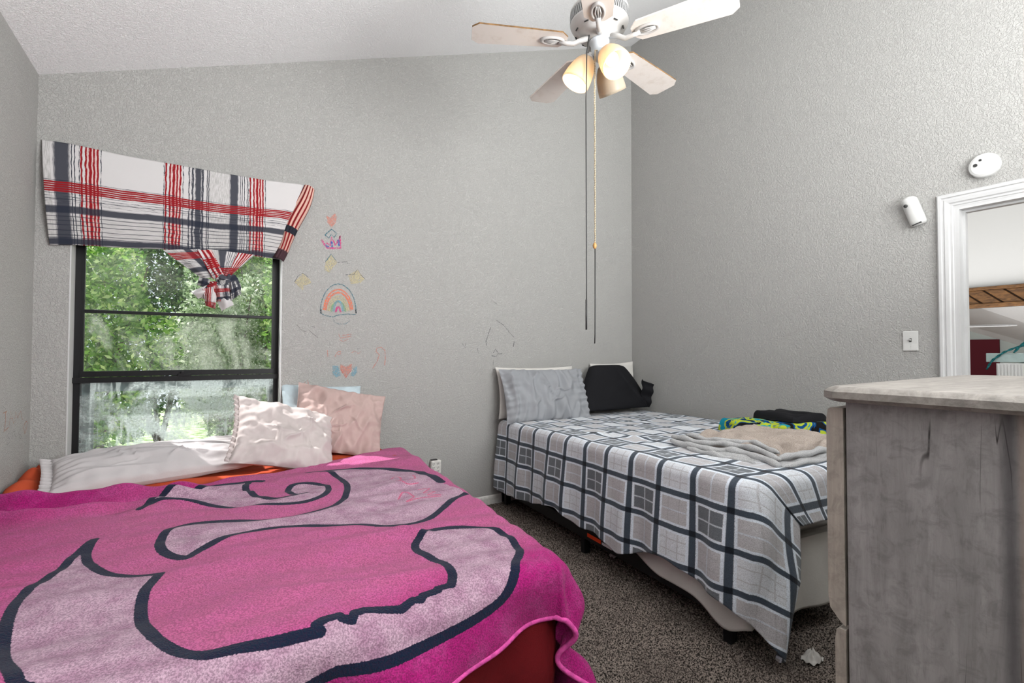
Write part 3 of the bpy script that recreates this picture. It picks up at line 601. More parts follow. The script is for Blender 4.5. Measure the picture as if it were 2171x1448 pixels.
# ------------------------------------------------------------------ curtain pinned over the window
XT = [(-.737, 2.296), (-.62, 2.298), (-.40, 2.285), (-.217, 2.283), (.061, 2.279), (.29, 2.280), (.50, 2.292), (.585, 2.285)]
XBt = [(-.697, 1.752), (-.60, 1.763), (-.421, 1.770), (-.23, 1.783), (-.028, 1.775), (.10, 1.79), (.24, 1.795), (.385, 1.788)]
nu, nv = 200, 70
s_ = np.linspace(0, 1, nu); t_ = np.linspace(0, 1, nv)
def interp(pts, s): 
    q = np.linspace(0, 1, len(pts)); return np.interp(s, q, [p[0] for p in pts]), np.interp(s, q, [p[1] for p in pts])
xt, zt_ = interp(XT, s_); xb_, zb_ = interp(XBt, s_)
Sg, Tg = np.meshgrid(s_, t_, indexing='ij')
Xc = xt[:, None]*(1-Tg)+xb_[:, None]*Tg; Zc = zt_[:, None]*(1-Tg)+zb_[:, None]*Tg
Yc = YA-.012-.03*np.sin(PI*Tg)**.8-.006*Tg-.008*wav(Xc, Zc, 1.8, 3, stretch=(1, .4))*Tg-.012*np.exp(-((Sg-.575)/.03)**2)*Tg
Yc = np.minimum(Yc, YA-.006)
uvx = Xc-.035*Tg*np.clip(1-Sg*2.2, 0, 1)                      # unsheared fabric coordinate
cur = thing('curtain', 'red and navy plaid curtain pinned up as a sagging valance over the window', 'curtain')
grid('valance', np.stack([Xc, Yc, Zc], -1), M['brush'], cur, np.stack([uvx, Tg], -1), thick=.002)
# folded-back right end with its own stripes
g = G('striped_fold', .85, .1); tc = g.n.new('ShaderNodeTexCoord'); sp = g.sep(tc.outputs['UV']); nz = g.noise(g.coord('UV', (40, 2, 1)), 4, 3)
st = g.f('FRACT', g.f('ADD', g.f('MULTIPLY', sp[0], 4.), g.f('MULTIPLY', nz, .25))); col = g.mix(g.step(st, .35, .5), srgb(120, 28, 32), srgb(205, 165, 152)); col = g.mix(g.step(g.f('ABSOLUTE', g.f('SUBTRACT', sp[1], .61)), .05, .04), col, srgb(40, 42, 50)); col = g.mix(g.step(sp[1], .87, .89), col, srgb(70, 50, 55))
g.col(col); M['fold'] = g.m
nu, nv = 28, 60; Sg, Tg = np.meshgrid(np.linspace(0, 1, nu), np.linspace(0, 1, nv), indexing='ij'); wd = .035+.075*np.minimum(1, Tg*1.5); 
cx0 = .555*(1-Tg)+.372*Tg; cz0 = 2.277*(1-Tg)+1.786*Tg; ang = (Sg-.5)*PI*1.02
wd = .060+.028*np.sin(PI*np.clip(Tg*1.3, 0, 1))
Xf = cx0+wd*(Sg-.5)*1.0+.006*np.sin(Tg*9); Zf = cz0+wd*.38*(Sg-.5)*-1; Yf = YA-.022-.036*np.clip(np.cos(ang), 0, 1)**.6-.004*np.sin(Sg*22+Tg*4)
Yf = np.minimum(Yf, YA-.008)
grid('folded_end', np.stack([Xf, Yf, Zf], -1), M['fold'], cur, np.stack([Sg, Tg], -1), thick=.003)
# tied knot hanging under the valance
KY = YA-.055
def Kp(px, py, y=KY): return Vector(at(px, py, 1, y))
def swath(name, A0, A1, B0, B1, mat_, nfold, amp, uvr, parent=cur, bulge=0):
    """ruled cloth from edge A0-A1 to edge B0-B1"""
    nu, nv = 40, 30; S, T_ = np.meshgrid(np.linspace(0, 1, nu), np.linspace(0, 1, nv), indexing='ij'); S3, T3 = S[..., None], T_[..., None]
    P_ = (np.array(A0)*(1-S3)+np.array(A1)*S3)*(1-T3)+(np.array(B0)*(1-S3)+np.array(B1)*S3)*T3
    P_[..., 1] += amp*np.sin(S*nfold*2*PI+T_*2)*(.4+.6*T_) - bulge*np.sin(PI*S)*np.sin(PI*T_)
    P_[..., 1] = np.minimum(P_[..., 1], YA+.06)
    return grid(name, P_, mat_, parent, np.stack([uvr[0]+(uvr[1]-uvr[0])*S, uvr[2]+(uvr[3]-uvr[2])*T_], -1), thick=.002)
swath('gathered_tail', Kp(345, 530), Kp(425, 528), Kp(430, 592), Kp(474, 584), M['brush'], 2, .008, (.0, .2, .35, .8), bulge=.01)
swath('gathered_tail', Kp(418, 530, KY-.012), Kp(448, 530, KY-.012), Kp(452, 592, KY-.02), Kp(476, 582, KY-.02), M['brush'], 1, .006, (.215, .265, .3, .6))
swath('gathered_tail', Kp(440, 528, KY-.004), Kp(540, 540, KY+.0), Kp(462, 588, KY-.01), Kp(490, 584, KY-.01), M['brush'], 2.5, .007, (.05, .30, .2, .5))
kb = []
def lobe(c, d1, d2, d3, seed, uvr, name='knot_loop'):
    nu, nv = 36, 26; U, V_ = np.meshgrid(np.linspace(0, 2*PI, nu, endpoint=False), np.linspace(0, 1, nv), indexing='ij')
    rad = (np.sin(PI*np.clip(V_*.93+.05, 0, 1))**.6)*(1+.18*np.sin(3*U+seed)+.1*np.sin(5*U-seed*2+V_*4))
    P_ = np.array(c)+((V_-.5)[..., None])*np.array(d1)+(rad*np.cos(U))[..., None]*np.array(d2)/2+(rad*np.sin(U)*.9)[..., None]*np.array(d3)/2
    P_[..., 0] += .006*np.sin(7*U+V_*9); P_[..., 2] += .005*np.sin(5*U-V_*11)
    return grid(name, P_, M['brush'], cur, np.stack([uvr[0]+uvr[1]*U/6.28, uvr[2]+uvr[3]*V_], -1), closed_u=True)
k0 = Kp(470, 604)
pv = lambda x0, y0, x1, y1: Kp(x1, y1)-Kp(x0, y0)
lobe(Kp(455, 616), pv(428, 622, 484, 604), pv(448, 600, 462, 634), (0, .07, 0), 1, (-.25, .3, .3, .3))
lobe(Kp(487, 603), pv(472, 588, 508, 622), pv(472, 616, 500, 594), (0, .06, 0), 2, (-.1, .25, .5, .4))
lobe(Kp(470, 590), pv(458, 582, 484, 598), pv(466, 600, 474, 580), (0, .06, 0), 6, (.6, .1, .6, .1))
def flap(pts, uvr, dy, nf=2): 
    a_, b_, c_, d_ = [Kp(x, y, KY-dy) for x, y in pts]; return swath('knot_flap', a_, b_, c_, d_, M['brush'], nf, .011, uvr, bulge=.02)
flap([(440, 604), (446, 622), (405, 618), (420, 633)], (.3, .42, .0, .15), .012, 1)
flap([(430, 612), (462, 606), (436, 648), (456, 655)], (-.58, -.45, .1, .5), .035, 1.5)
flap([(452, 606), (486, 604), (458, 640), (490, 636)], (-.2, .0, .3, .75), .042, 2)
flap([(456, 630), (486, 626), (470, 659), (496, 646)], (.3, .45, .0, .3), .03, 1)
flap([(484, 600), (500, 596), (486, 640), (512, 622)], (-.12, .0, .5, .8), .028, 2)
flap([(422, 588), (446, 592), (418, 604), (440, 612)], (.08, .16, .55, .75), .0, 1)
rebase(cur, (-.1, YA, 2.29))

# ------------------------------------------------------------------ pillows
def pillow(name, c, e1, e2, w_, h_, t_, mat_, label, seed, wr=.006, corner=.06, ruffle=None, sag=0, group=None, cat='pillow', gather=0, flat=.42, fold=(1, 1)):
    e1 = np.array(Vector(e1).normalized()); e2 = np.array(e2, float); e2 -= e1*np.dot(e1, e2); e2 /= np.linalg.norm(e2); e3 = np.cross(e1, e2)
    n = 84; A, B = np.meshgrid(np.linspace(-1, 1, n), np.linspace(-1, 1, n), indexing='ij')
    sx = A*(1-corner*(1-np.abs(B)**2.0)*np.abs(A)**2*1.0); sy = B*(1-corner*(1-np.abs(A)**2.0)*np.abs(B)**2)
    th = (np.clip((1-A**2)*(1-B**2), 0, 1))**flat
    wrk = 1.5*wr*(wav(A*w_, B*h_, 3, seed, stretch=fold)*.8+wav(A*w_, B*h_, 7, seed+1, stretch=fold)*.25-1.1*np.abs(wav(A*w_, B*h_, 2.4, seed+9, n=4, stretch=fold)))*th**.5
    ca, cb = (A*w_), (B*h_)
    for kk in range(7):
        rs = np.random.RandomState(seed*10+kk); a_ = rs.uniform(0, PI); x0_, y0_ = rs.uniform(-.8, .8)*w_/2, rs.uniform(-.8, .8)*h_/2; dd = (ca-x0_)*math.cos(a_)+(cb-y0_)*math.sin(a_)+.012*np.sin((ca-x0_)*30); ll = -(ca-x0_)*math.sin(a_)+(cb-y0_)*math.cos(a_)
        wrk = wrk+wr*1.5*np.exp(-(dd/.011)**2)*np.exp(-(ll/.10)**2)*th**.6
    gat = gather*np.sin(B*26+2*np.sin(A*3))*np.abs(A)**4*th**.3+gather*np.sin(A*30+seed)*np.abs(B)**4*th**.3
    top = np.array(c)+(sx*w_/2)[..., None]*e1+(sy*h_/2)[..., None]*e2+((t_/2)*th+wrk+gat)[..., None]*e3
    bot = np.array(c)+(sx*w_/2)[..., None]*e1+(sy*h_/2)[..., None]*e2-((t_/2)*th*.8+wrk*.5)[..., None]*e3
    top[..., 2] -= sag*(A**2)*.5; bot[..., 2] -= sag*(A**2)*.5
    P_ = np.concatenate([top, bot[::-1]], 0)
    root = thing(name, label, cat, group); UVs = np.stack([np.concatenate([A, A[::-1]])*w_, np.concatenate([B, B[::-1]])*h_], -1)
    grid('pillowcase', P_, mat_, root, UVs)
    if ruffle:
        for side in ruffle[0]:
            m_ = 140; q = np.linspace(-1, 1, m_); rows_ = []
            for j in range(5):
                rr = j/4; wvz = .012*rr*np.sin(q*38+side)+.006*np.sin(q*71)*rr
                if side in (0, 1): sg = 1 if side == 0 else -1; p_ = np.array(c)+(sg*(w_/2*(1-corner*(1-q**2))-.012+rr*ruffle[1]))[..., None]*e1+(q*h_/2*.97)[:, None]*e2+wvz[:, None]*e3
                else: sg = 1 if side == 2 else -1; p_ = np.array(c)+(q*w_/2*.97)[:, None]*e1+(sg*(h_/2*(1-corner*(1-q**2))-.012+rr*ruffle[1]))[..., None]*e2+wvz[:, None]*e3
                p_[:, 2] -= sag*.5*(1 if side in (0, 1) else 0)*1.0 if np.isscalar(sag) else 0
                if side in (2, 3): p_[:, 2] -= sag*.5*q**2
                rows_.append(p_)
            grid('ruffle', np.stack(rows_, 0), mat_, root, thick=.0015)
    rebase(root, (c[0], c[1], c[2]-t_/2)); return root
def cotton(name, c, var=.08, bump=.16, bs=380, wr=.35):
    g = G(name, .8, .15); v = g.coord(); g.col(g.mix(g.step(g.noise(v, 7, 4), .3, .7), c, tuple(x*(1-var) for x in c)))
    h = g.f('ADD', g.f('MULTIPLY', g.noise(v, bs, 2), .12), g.f('MULTIPLY', g.noise(v, 11, 4, .55, 1.5), wr)); g.bump(h, bump, .03); return g.m
M['blush'] = cotton('blush_cotton', srgb(190, 180, 178)); M['ecru'] = cotton('ecru_cotton', srgb(188, 183, 184)); M['mauve'] = cotton('mauve_cotton', srgb(182, 158, 153))
M['rust'] = cotton('rust_sheet', srgb(188, 78, 48), .25, .4); M['crimson'] = cotton('crimson_sheet', srgb(98, 16, 22), .25, .3)
M['silver'] = cotton('silver_satin', srgb(148, 150, 154), .08, .2); M['jet'] = cotton('black_cotton', (.010, .010, .012), .1, .15); M['offwhite'] = cotton('offwhite_cotton', srgb(205, 202, 197))
M['bluewhite'] = cotton('blue_white_cotton', srgb(190, 205, 212), .25)

# ------------------------------------------------------------------ pink bed
ZA = .545
def xr(y): return .925+.09*(y-1.35)                       # right top edge of the bed
def yf(x): return 1.235+.03*(x-.9)
bedA = thing('bed', 'low bed under the window made up with rust sheets', 'bed', 'beds')
def bed_box(name, z0, z1, inset, m, parent, bev=.05, x0=XL+.025, y1=YA-.03):
    b = bmesh.new(); y0 = yf(.9)+inset
    quad_prism(b, [(x0, y0, z0), (xr(y0)-inset, y0, z0), (xr(y1)-inset, y1, z0), (x0, y1, z0)], (0, 0, z1-z0))
    bmesh.ops.bevel(b, geom=b.edges[:], offset=bev, segments=4, affect='EDGES'); return obj(name, b, m, parent, True)
bed_box('mattress', .30, ZA-.012, .015, M['rust'], bedA); bed_box('box_spring', .10, .30, .03, M['crimson'], bedA, .02)
for x, y in ((-.6, 1.35), (.8, 1.35), (-.6, 3.2), (.9, 3.2)): box('leg', (x-.025, y-.025, -.006), (x+.025, y+.025, .1), M['black'], bedA)
rebase(bedA, (.1, 2.3, 0))
# crumpled rust top sheet at the head
nu, nv = 220, 90; U, V_ = np.meshgrid(np.linspace(0, 1, nu), np.linspace(0, 1, nv), indexing='ij')
yy = 2.60+V_*.75; xx = XL+.02+U*(xr(yy)-XL+.01)
zz = ZA-.004+.022*np.abs(wav(xx, yy, 1.6, 21, stretch=(.35, 1.6)))+.008*wav(xx, yy, 5, 22, stretch=(.4, 1.5))+(.075+.02*np.sin(yy*40))*np.exp(-((xx+.69+.05*(3.1-yy))/.06)**2)*sst(yy, 2.75, 3.1)+.012*np.sin(yy*30+xx*25)*sst(xx, -.35, -.6)
zz -= .13*sst(xx, .985, 1.14)
o = grid('top_sheet', np.stack([xx, yy, zz], -1), M['rust'], thick=.003); tag(o, 'crumpled rust orange sheet across the head of the pink bed', 'sheet')
# crimson sheet hanging at the foot
nu, nv = 240, 40; U, V_ = np.meshgrid(np.linspace(0, 1, nu), np.linspace(0, 1, nv), indexing='ij'); pl = U*2.15
x_line = np.where(pl < 1.66, -.73+pl, .925); y_line = np.where(pl < 1.64, yf(.9)-.0, yf(.9)+(pl-1.64)); x_line = np.where(pl > 1.64, .93, x_line)
rip = .030*np.sin(pl*21+1.5*np.sin(pl*4))*V_+.012*V_*wav(pl, V_, 2, 31)
nxn = np.where(pl < 1.62, 0, 1); nyn = np.where(pl < 1.62, -1, 0)
o = grid('hanging_sheet', np.stack([x_line+nxn*(rip+.012), y_line+nyn*(rip+.012), (ZA-.03)*(1-V_)+.0*V_], -1), M['crimson'], thick=.002); tag(o, 'dark red sheet hanging to the floor at the foot of the pink bed', 'sheet')

# printed outlines of the blanket, traced in the plane of the cloth
def cl(px, py):
    p_ = at(px, py, 2, ZA+.01); y0 = yf(p_[0])
    if p_[1] < y0:
        q_ = at(px, py, 1, y0-.02); return (q_[0], y0-(ZA+.01-q_[2])*.95)
    return (p_[0], p_[1])
def z8(pts): return [cl(x/1.67, 980+y/1.67) for x, y in pts]
def cr(pts, n=6, closed=False):
    P_ = np.array(pts); out = []
    for i in range(len(P_)-1):
        p0, p1, p2, p3 = P_[max(i-1, 0)], P_[i], P_[i+1], P_[min(i+2, len(P_)-1)]
        for k in range(n):
            t = k/n; out.append(.5*((2*p1)+(-p0+p2)*t+(2*p0-5*p1+4*p2-p3)*t*t+(-p0+3*p1-3*p2+p3)*t**3))
    out.append(P_[-1]); return np.array(out)
L1 = cr(z8([(1095, 47), (1180, 40), (1280, 35), (1440, 33), (1500, 52), (1560, 80)]))
L2 = cr(z8([(1095, 47), (1140, 47), (1180, 58), (1215, 78), (1230, 100), (1215, 140), (1150, 180), (1000, 210), (850, 225), (680, 240), (610, 262), (570, 295), (575, 335), (655, 350), (720, 320), (850, 270), (1000, 240), (1250, 232), (1400, 237), (1500, 215), (1560, 180), (1600, 150), (1650, 120)]))
L3A = cr(z8([(495, 195), (570, 170), (700, 165), (850, 170), (1000, 165), (1100, 150), (1160, 120), (1150, 90), (1080, 85), (1030, 95), (1020, 115), (1050, 130), (1085, 125)]))
L3B = cr(z8([(495, 195), (560, 160), (650, 130), (750, 100), (880, 80), (930, 78)]))
L3C = cr(z8([(880, 82), (870, 105), (900, 130), (960, 142), (1030, 140), (1085, 125)]))
L4a = cr(z8([(335, 295), (270, 340), (200, 400), (100, 480), (40, 560), (12, 650), (8, 720), (30, 790), (60, 850)]))
L4b = cr(z8([(335, 295), (305, 340), (325, 380), (370, 405), (440, 415), (565, 418)]))
L4c = cr(z8([(565, 418), (520, 470), (500, 520), (505, 590), (540, 650), (600, 695), (700, 718), (850, 712), (960, 695), (1060, 672), (1130, 655)]))
L4d = np.array(z8([(1130, 655), (1120, 630), (1150, 605), (1200, 570), (1215, 600), (1245, 605), (1262, 570), (1300, 555), (1420, 552), (1470, 510), (1495, 512), (1510, 490), (1560, 478), (1565, 465), (1610, 460)]))
L4e = cr(z8([(1610, 460), (1600, 420), (1560, 380), (1480, 330), (1475, 300), (1530, 265), (1640, 245), (1740, 248), (1800, 280), (1840, 330), (1845, 380), (1810, 450), (1750, 530), (1640, 600), (1500, 670), (1350, 730), (1180, 782)]))
end = L4e[-1]; left_end = L4a[-1]
L5 = cr([tuple(end), (end[0]-.18, end[1]-.05), (end[0]-.4, end[1]-.03), (left_end[0]+.15, left_end[1]-.12), tuple(left_end)])
SCR = [z8(q) for q in ([(1385, 75), (1400, 65), (1420, 75), (1410, 90)], [(1400, 85), (1440, 95), (1480, 90)], [(1460, 60), (1470, 75), (1450, 85)], [(1480, 110), (1520, 105), (1500, 120), (1540, 118), (1515, 130), (1560, 128)], [(1410, 140), (1425, 122), (1450, 122), (1465, 135), (1440, 148)], [(1440, 150), (1480, 140), (1560, 132)])]
def dist_pl(X, Y, pl):
    d = np.full(X.shape, 9.)
    for (x0, y0), (x1, y1) in zip(pl[:-1], pl[1:]):
        dx, dy = x1-x0, y1-y0; L = dx*dx+dy*dy+1e-12; t = np.clip(((X-x0)*dx+(Y-y0)*dy)/L, 0, 1); d = np.minimum(d, np.hypot(X-x0-t*dx, Y-y0-t*dy))
    return d
def inside(X, Y, poly):
    c = np.zeros(X.shape, bool); n = len(poly)
    for i in range(n):
        x0, y0 = poly[i]; x1, y1 = poly[(i+1) % n]
        if y0 == y1: continue
        c ^= ((y0 > Y) != (y1 > Y)) & (X < (x1-x0)*(Y-y0)/(y1-y0)+x0)
    return c
polys = [np.vstack([L1, L2[::-1]]), np.vstack([L3A, L3C[::-1], L3B[::-1]]), np.vstack([L4b, L4c, L4d, L4e, L5, L4a[::-1]])]
# cloth coordinates: (a,b) = position on the flat blanket
nu, nv = 400, 420
Ua, Va = np.meshgrid(np.linspace(0, 1, nu), np.linspace(0, 1, nv), indexing='ij')
top_edge = lambda x: np.interp(x, [-.73, -.55, -.40, -.24, -.06, .13, .36, .61, .9, 1.03, 1.2], [2.82, 2.75, 2.69, 2.68, 2.72, 2.79, 2.87, 2.95, 3.10, 3.14, 3.16])+.008*np.sin(x*14)
fx = XL+.03+Ua*(1.47-XL-.03); hemy = 1.235-.235-.02*np.sin(fx*5)+.02*sst(fx, .5, .9)
fy = hemy+Va*(top_edge(np.minimum(fx, 1.15))-hemy)
xe = xr(np.clip(fy, 1.2, 3.5)); a = np.maximum(fx-xe, 0); bb_ = np.maximum(yf(fx)-fy, 0)
r = np.hypot(a, bb_); ph = np.arctan2(bb_, a+1e-9)
def drape(r, R=.055, spread=.06):
    arc_ = R*PI/2; th = np.clip(r/R, 0, PI/2); rho = R*np.sin(th)+spread*np.maximum(r-arc_, 0); dz = R*(1-np.cos(th))+np.maximum(r-arc_, 0)*.985
    return rho, dz
rho, dz = drape(r)
corner_ = (a > 0) & (bb_ > 0)
foldw = (.040*np.sin(fx*15+2*np.sin(fx*5))+.018*wav(fx, fy, 3.5, 41))*np.clip(dz/.20, 0, 1)
rho = rho+np.where(bb_ > 0, foldw, .3*foldw)+np.where(corner_, .03*np.sin(ph*5)*np.clip(dz/.3, 0, 1), 0)
px3 = np.minimum(fx, xe)+np.where(a > 0, rho*np.cos(ph), 0); py3 = np.maximum(fy, yf(fx))-np.where(bb_ > 0, rho*np.sin(ph), 0)
hgt = .012*wav(fx, fy, 2.2, 42, stretch=(.5, 1.5))+.0045*wav(fx, fy, 6, 43, stretch=(.5, 1.4))+.010*np.abs(wav(fx, fy, 1.7, 46, stretch=(.4, 1.6)))
# thick rucked folds at the upper left
ruck = sst(fy, 2.25, 2.6)*sst(fx, .25, -.2)
q1 = (fy-2.62)+.30*(fx+.3); hgt += ruck*1.7*(.040*np.exp(-(q1/.045)**2)+.030*np.exp(-((q1+.15+.05*np.sin(fx*8))/.04)**2)+.022*np.exp(-((q1-.13)/.035)**2)+.012*wav(fx, fy, 3.5, 44))
hgt += .014*np.exp(-(((fx-.62)*.8+(fy-1.62)*.6)/.022)**2)*np.exp(-(((fx-.62)*-.6+(fy-1.62)*.8)/.12)**2)
hgt += .012*np.exp(-(((fx-.40)*.3+(fy-1.35)*.95)/.03)**2)*np.exp(-((fx-.4)/.3)**2)
flat_ = np.clip(1-dz/.05, 0, 1); pz3 = ZA+.02+hgt*flat_-dz+.010*(1-flat_)*0
pz3 = np.maximum(pz3, .01)
dl = np.full(fx.shape, 9.)
for L, hw in ((L1, .024), (L2, .0145), (L3A, .0135), (L3B, .0135), (L3C, .0145), (L4a, .0125), (L4b, .0125), (L4c, .0135), (L4d, .012), (L4e, .0135), (L5, .013)): dl = np.minimum(dl, dist_pl(fx, fy, L)-hw)
ins = np.zeros(fx.shape, bool)
for p_ in polys: ins ^= inside(fx, fy, p_)
scr = np.full(fx.shape, 9.)
for L in SCR: scr = np.minimum(scr, dist_pl(fx, fy, cr(L))-.003)
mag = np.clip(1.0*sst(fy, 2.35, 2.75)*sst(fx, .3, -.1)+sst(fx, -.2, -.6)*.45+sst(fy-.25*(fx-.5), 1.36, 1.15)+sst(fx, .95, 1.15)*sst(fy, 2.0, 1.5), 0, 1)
g = G('printed_fleece', .95, .05); v = g.coord(); g.b.inputs['Sheen Weight'].default_value = .08; g.b.inputs['Sheen Roughness'].default_value = .5
fz = g.noise(v, 230, 3, .6); blot = g.noise(v, 16, 4, .6)
lines = g.step(g.f('ADD', g.attr('outline'), g.f('MULTIPLY', g.f('SUBTRACT', fz, .5), .006)), .0008, -.0008)
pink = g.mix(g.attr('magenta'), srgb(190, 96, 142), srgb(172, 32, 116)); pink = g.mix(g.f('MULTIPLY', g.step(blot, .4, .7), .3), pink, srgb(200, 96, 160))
lil = g.mix(g.step(blot, .35, .7), srgb(194, 162, 180), srgb(170, 130, 154)); lil = g.mix(g.step(g.attr('scribble'), .003, -.001, 0, .8), lil, srgb(220, 90, 130))
cc = g.mix(g.step(g.attr('light_area'), .45, .55), pink, lil); cc = g.mix(lines, cc, srgb(20, 34, 54)); cc = g.mix(g.step(fz, .60, .40, 0, .42), cc, (.03, .01, .03))
g.col(cc); g.bump(g.f('ADD', fz, g.f('MULTIPLY', g.noise(v, 40, 3), .5)), .7, .006); M['fleece'] = g.m
o = grid('fleece_blanket', np.stack([px3, py3, pz3], -1), M['fleece'], None, np.stack([fx, fy], -1), {'outline': dl, 'light_area': ins.astype(float), 'magenta': mag, 'scribble': scr}, thick=.007)
tag(o, 'pink fleece blanket with lilac shapes outlined in dark blue over the low bed', 'blanket')
# hem binding as a part
hm = []
for i in range(0, nu, 2): hm.append((px3[i, 0], py3[i, 0], pz3[i, 0]))
b = bmesh.new(); tube(b, [Vector(p_) for p_ in hm], .0085, 8)
hb = obj('hem', b, plain('pink_hem', srgb(226, 90, 170), .9, .05, .6, 200, .3, 60), o, True)

# pillows of the pink bed
pillow('bed_pillow', (-.20, 3.09, .635), (.985, .17, .02), (-.1, .95, .28), .82, .36, .165, M['ecru'], 'long pale pillow with frilled end lying under the window', 51, .008, .03, ((0, 1), .05), gather=.006, fold=(.5, 1.3))
pillow('bed_pillow', (.64, 3.33, .785), (.98, -.02, -.06), (.02, .42, .9), .50, .44, .10, M['bluewhite'], 'blue and white pillow hidden behind the other window pillows', 53, .004)
pillow('bed_pillow', (.72, 3.21, .765), (.96, -.06, -.20), (.12, .45, .88), .56, .44, .15, M['mauve'], 'mauve pillow leaning on the wall behind the front pillow', 52, .013, .06, gather=.006)
pillow('bed_pillow', (.39, 3.03, .725), (.86, .10, -.24), (.10, .70, .72), .56, .44, .17, M['blush'], 'creased pale pink pillow leaning in front at the head of the pink bed', 54, .012, .08, ((1,), .03), gather=.007)

# ------------------------------------------------------------------ plaid bed
B0 = Vector((2.03, 3.395, 0)); bv = Vector((-.19, -2.28, 0)).normalized(); bu = Vector((-bv.y, bv.x, 0)); LB, WB = 2.235, 1.465
def Bm(u, v_, z): return B0+bu*u+bv*v_+Vector((0, 0, z))
def ztop(v_): return .655+.035*v_/LB
MB = Matrix(((bu.x, bv.x, 0, B0.x), (bu.y, bv.y, 0, B0.y), (0, 0, 1, 0), (0, 0, 0, 1)))
def bbox(name, lo, hi, m, parent, bev=.01, seg=3, smooth=True):
    b = bmesh.new(); bx(b, lo, hi); bmesh.ops.bevel(b, geom=b.edges[:], offset=bev, segments=seg, affect='EDGES'); bmesh.ops.transform(b, matrix=MB, verts=b.verts); return obj(name, b, m, parent, smooth)
bedB = thing('bed', 'raised bed on a black metal frame in the far corner', 'bed', 'beds')
M['greysheet'] = cotton('grey_sheet', srgb(150, 152, 158), .1, .3); M['ticking'] = cotton('beige_ticking', srgb(172, 168, 162), .12, .3)
bbox('mattress', (.01, -.02, .435), (WB, LB-.01, .655), M['ticking'], bedB, .05, 4)
bbox('box_spring', (.02, .02, .165), (WB-.01, LB-.03, .43), M['offwhite'], bedB, .035, 4)
bbox('sheet_flap', (-.012, -.022, .30), (.03, .2, .62), M['greysheet'], bedB, .012, 3)
for u0, u1, v0, v1 in ((.0, .03, 0, LB-.08), (WB-.08, WB-.05, 0, LB-.08)): bbox('side_rail', (u0, v0, .085), (u1, v1, .16), M['black'], bedB, .003, 1, False)
for v0 in (.0, 1.05, LB-.11): bbox('cross_rail', (.08, v0, .1), (WB-.08, v0+.03, .16), M['black'], bedB, .003, 1, False)
bbox('headboard_bracket', (.0, -.018, .0), (.035, .0, .36), M['black'], bedB, .002, 1, False)
for u0 in (.0, .72, WB-.09):
    for v0 in (.03, 1.08, LB-.13): bbox('leg', (u0, v0, -.008), (u0+.042, v0+.042, .10), M['black'], bedB, .004, 1, False)
sr = at(1262, 1137, 0, 1.965)
bbox('warning_label', (-.0015, 1.15, .108), (.0005, 1.28, .130), M['orange'], bedB, .0004, 1, False); bbox('paper_label', (-.0015, 1.29, .108), (.0005, 1.38, .122), M['paper'], bedB, .0004, 1, False)
rebase(bedB, B0)
# white fitted skirt showing under the plaid, with a loose tail on the carpet
nu, nv = 260, 30; U, V_ = np.meshgrid(np.linspace(0, 1, nu), np.linspace(0, 1, nv), indexing='ij'); L_ = U*(LB+WB*.95-.2); 
uu = np.where(L_ < LB, 0, L_-LB); vv = np.where(L_ < LB, L_, LB)
rip = .010*np.sin(L_*14+np.sin(L_*5)*2)*V_+.018*V_
z1 = .19-.07*sst(L_, LB-.75, LB-.45)+.012*np.sin(L_*4)-.07*np.exp(-((L_-LB+.10)/.10)**2)-.03*np.exp(-((L_-LB-.12)/.06)**2)
zz = .405*(1-V_)+z1*V_; du = np.where(L_ < LB, -rip, 0); dv = np.where(L_ < LB, 0, rip)
Pk = np.stack([B0.x+bu.x*(uu+du)+bv.x*(vv+dv), B0.y+bu.y*(uu+du)+bv.y*(vv+dv), zz], -1)
o = grid('bed_skirt', Pk, M['offwhite'], thick=.002); tag(o, 'off-white bed skirt showing below the plaid blanket', 'bed skirt')
def scrap(cx, cy, s_, h_, label, seed):
    n = 30; A, B = np.meshgrid(np.linspace(-1, 1, n), np.linspace(-1, 1, n), indexing='ij'); rr = np.hypot(A, B)
    z = .004+h_*np.clip(1-rr, 0, 1)**.8*(1+.4*np.sin(np.arctan2(B, A)*4+seed))+.004*np.sin(A*8)*np.cos(B*7)
    tag(grid('cloth_scrap', np.stack([cx+A*s_*(1-.2*B*B), cy+B*s_*.7*(1-.2*A*A), z], -1), M['offwhite'], thick=.002), label, 'cloth')
q_ = at(1722, 1398, 2, 0); scrap(q_[0], q_[1], .045, .03, 'white cloth scrap on the carpet under the plaid blanket corner', 1)
q_ = at(1305, 1178, 2, 0); scrap(q_[0], q_[1], .04, .03, 'white cloth scrap on the carpet beneath the bed rail', 2)
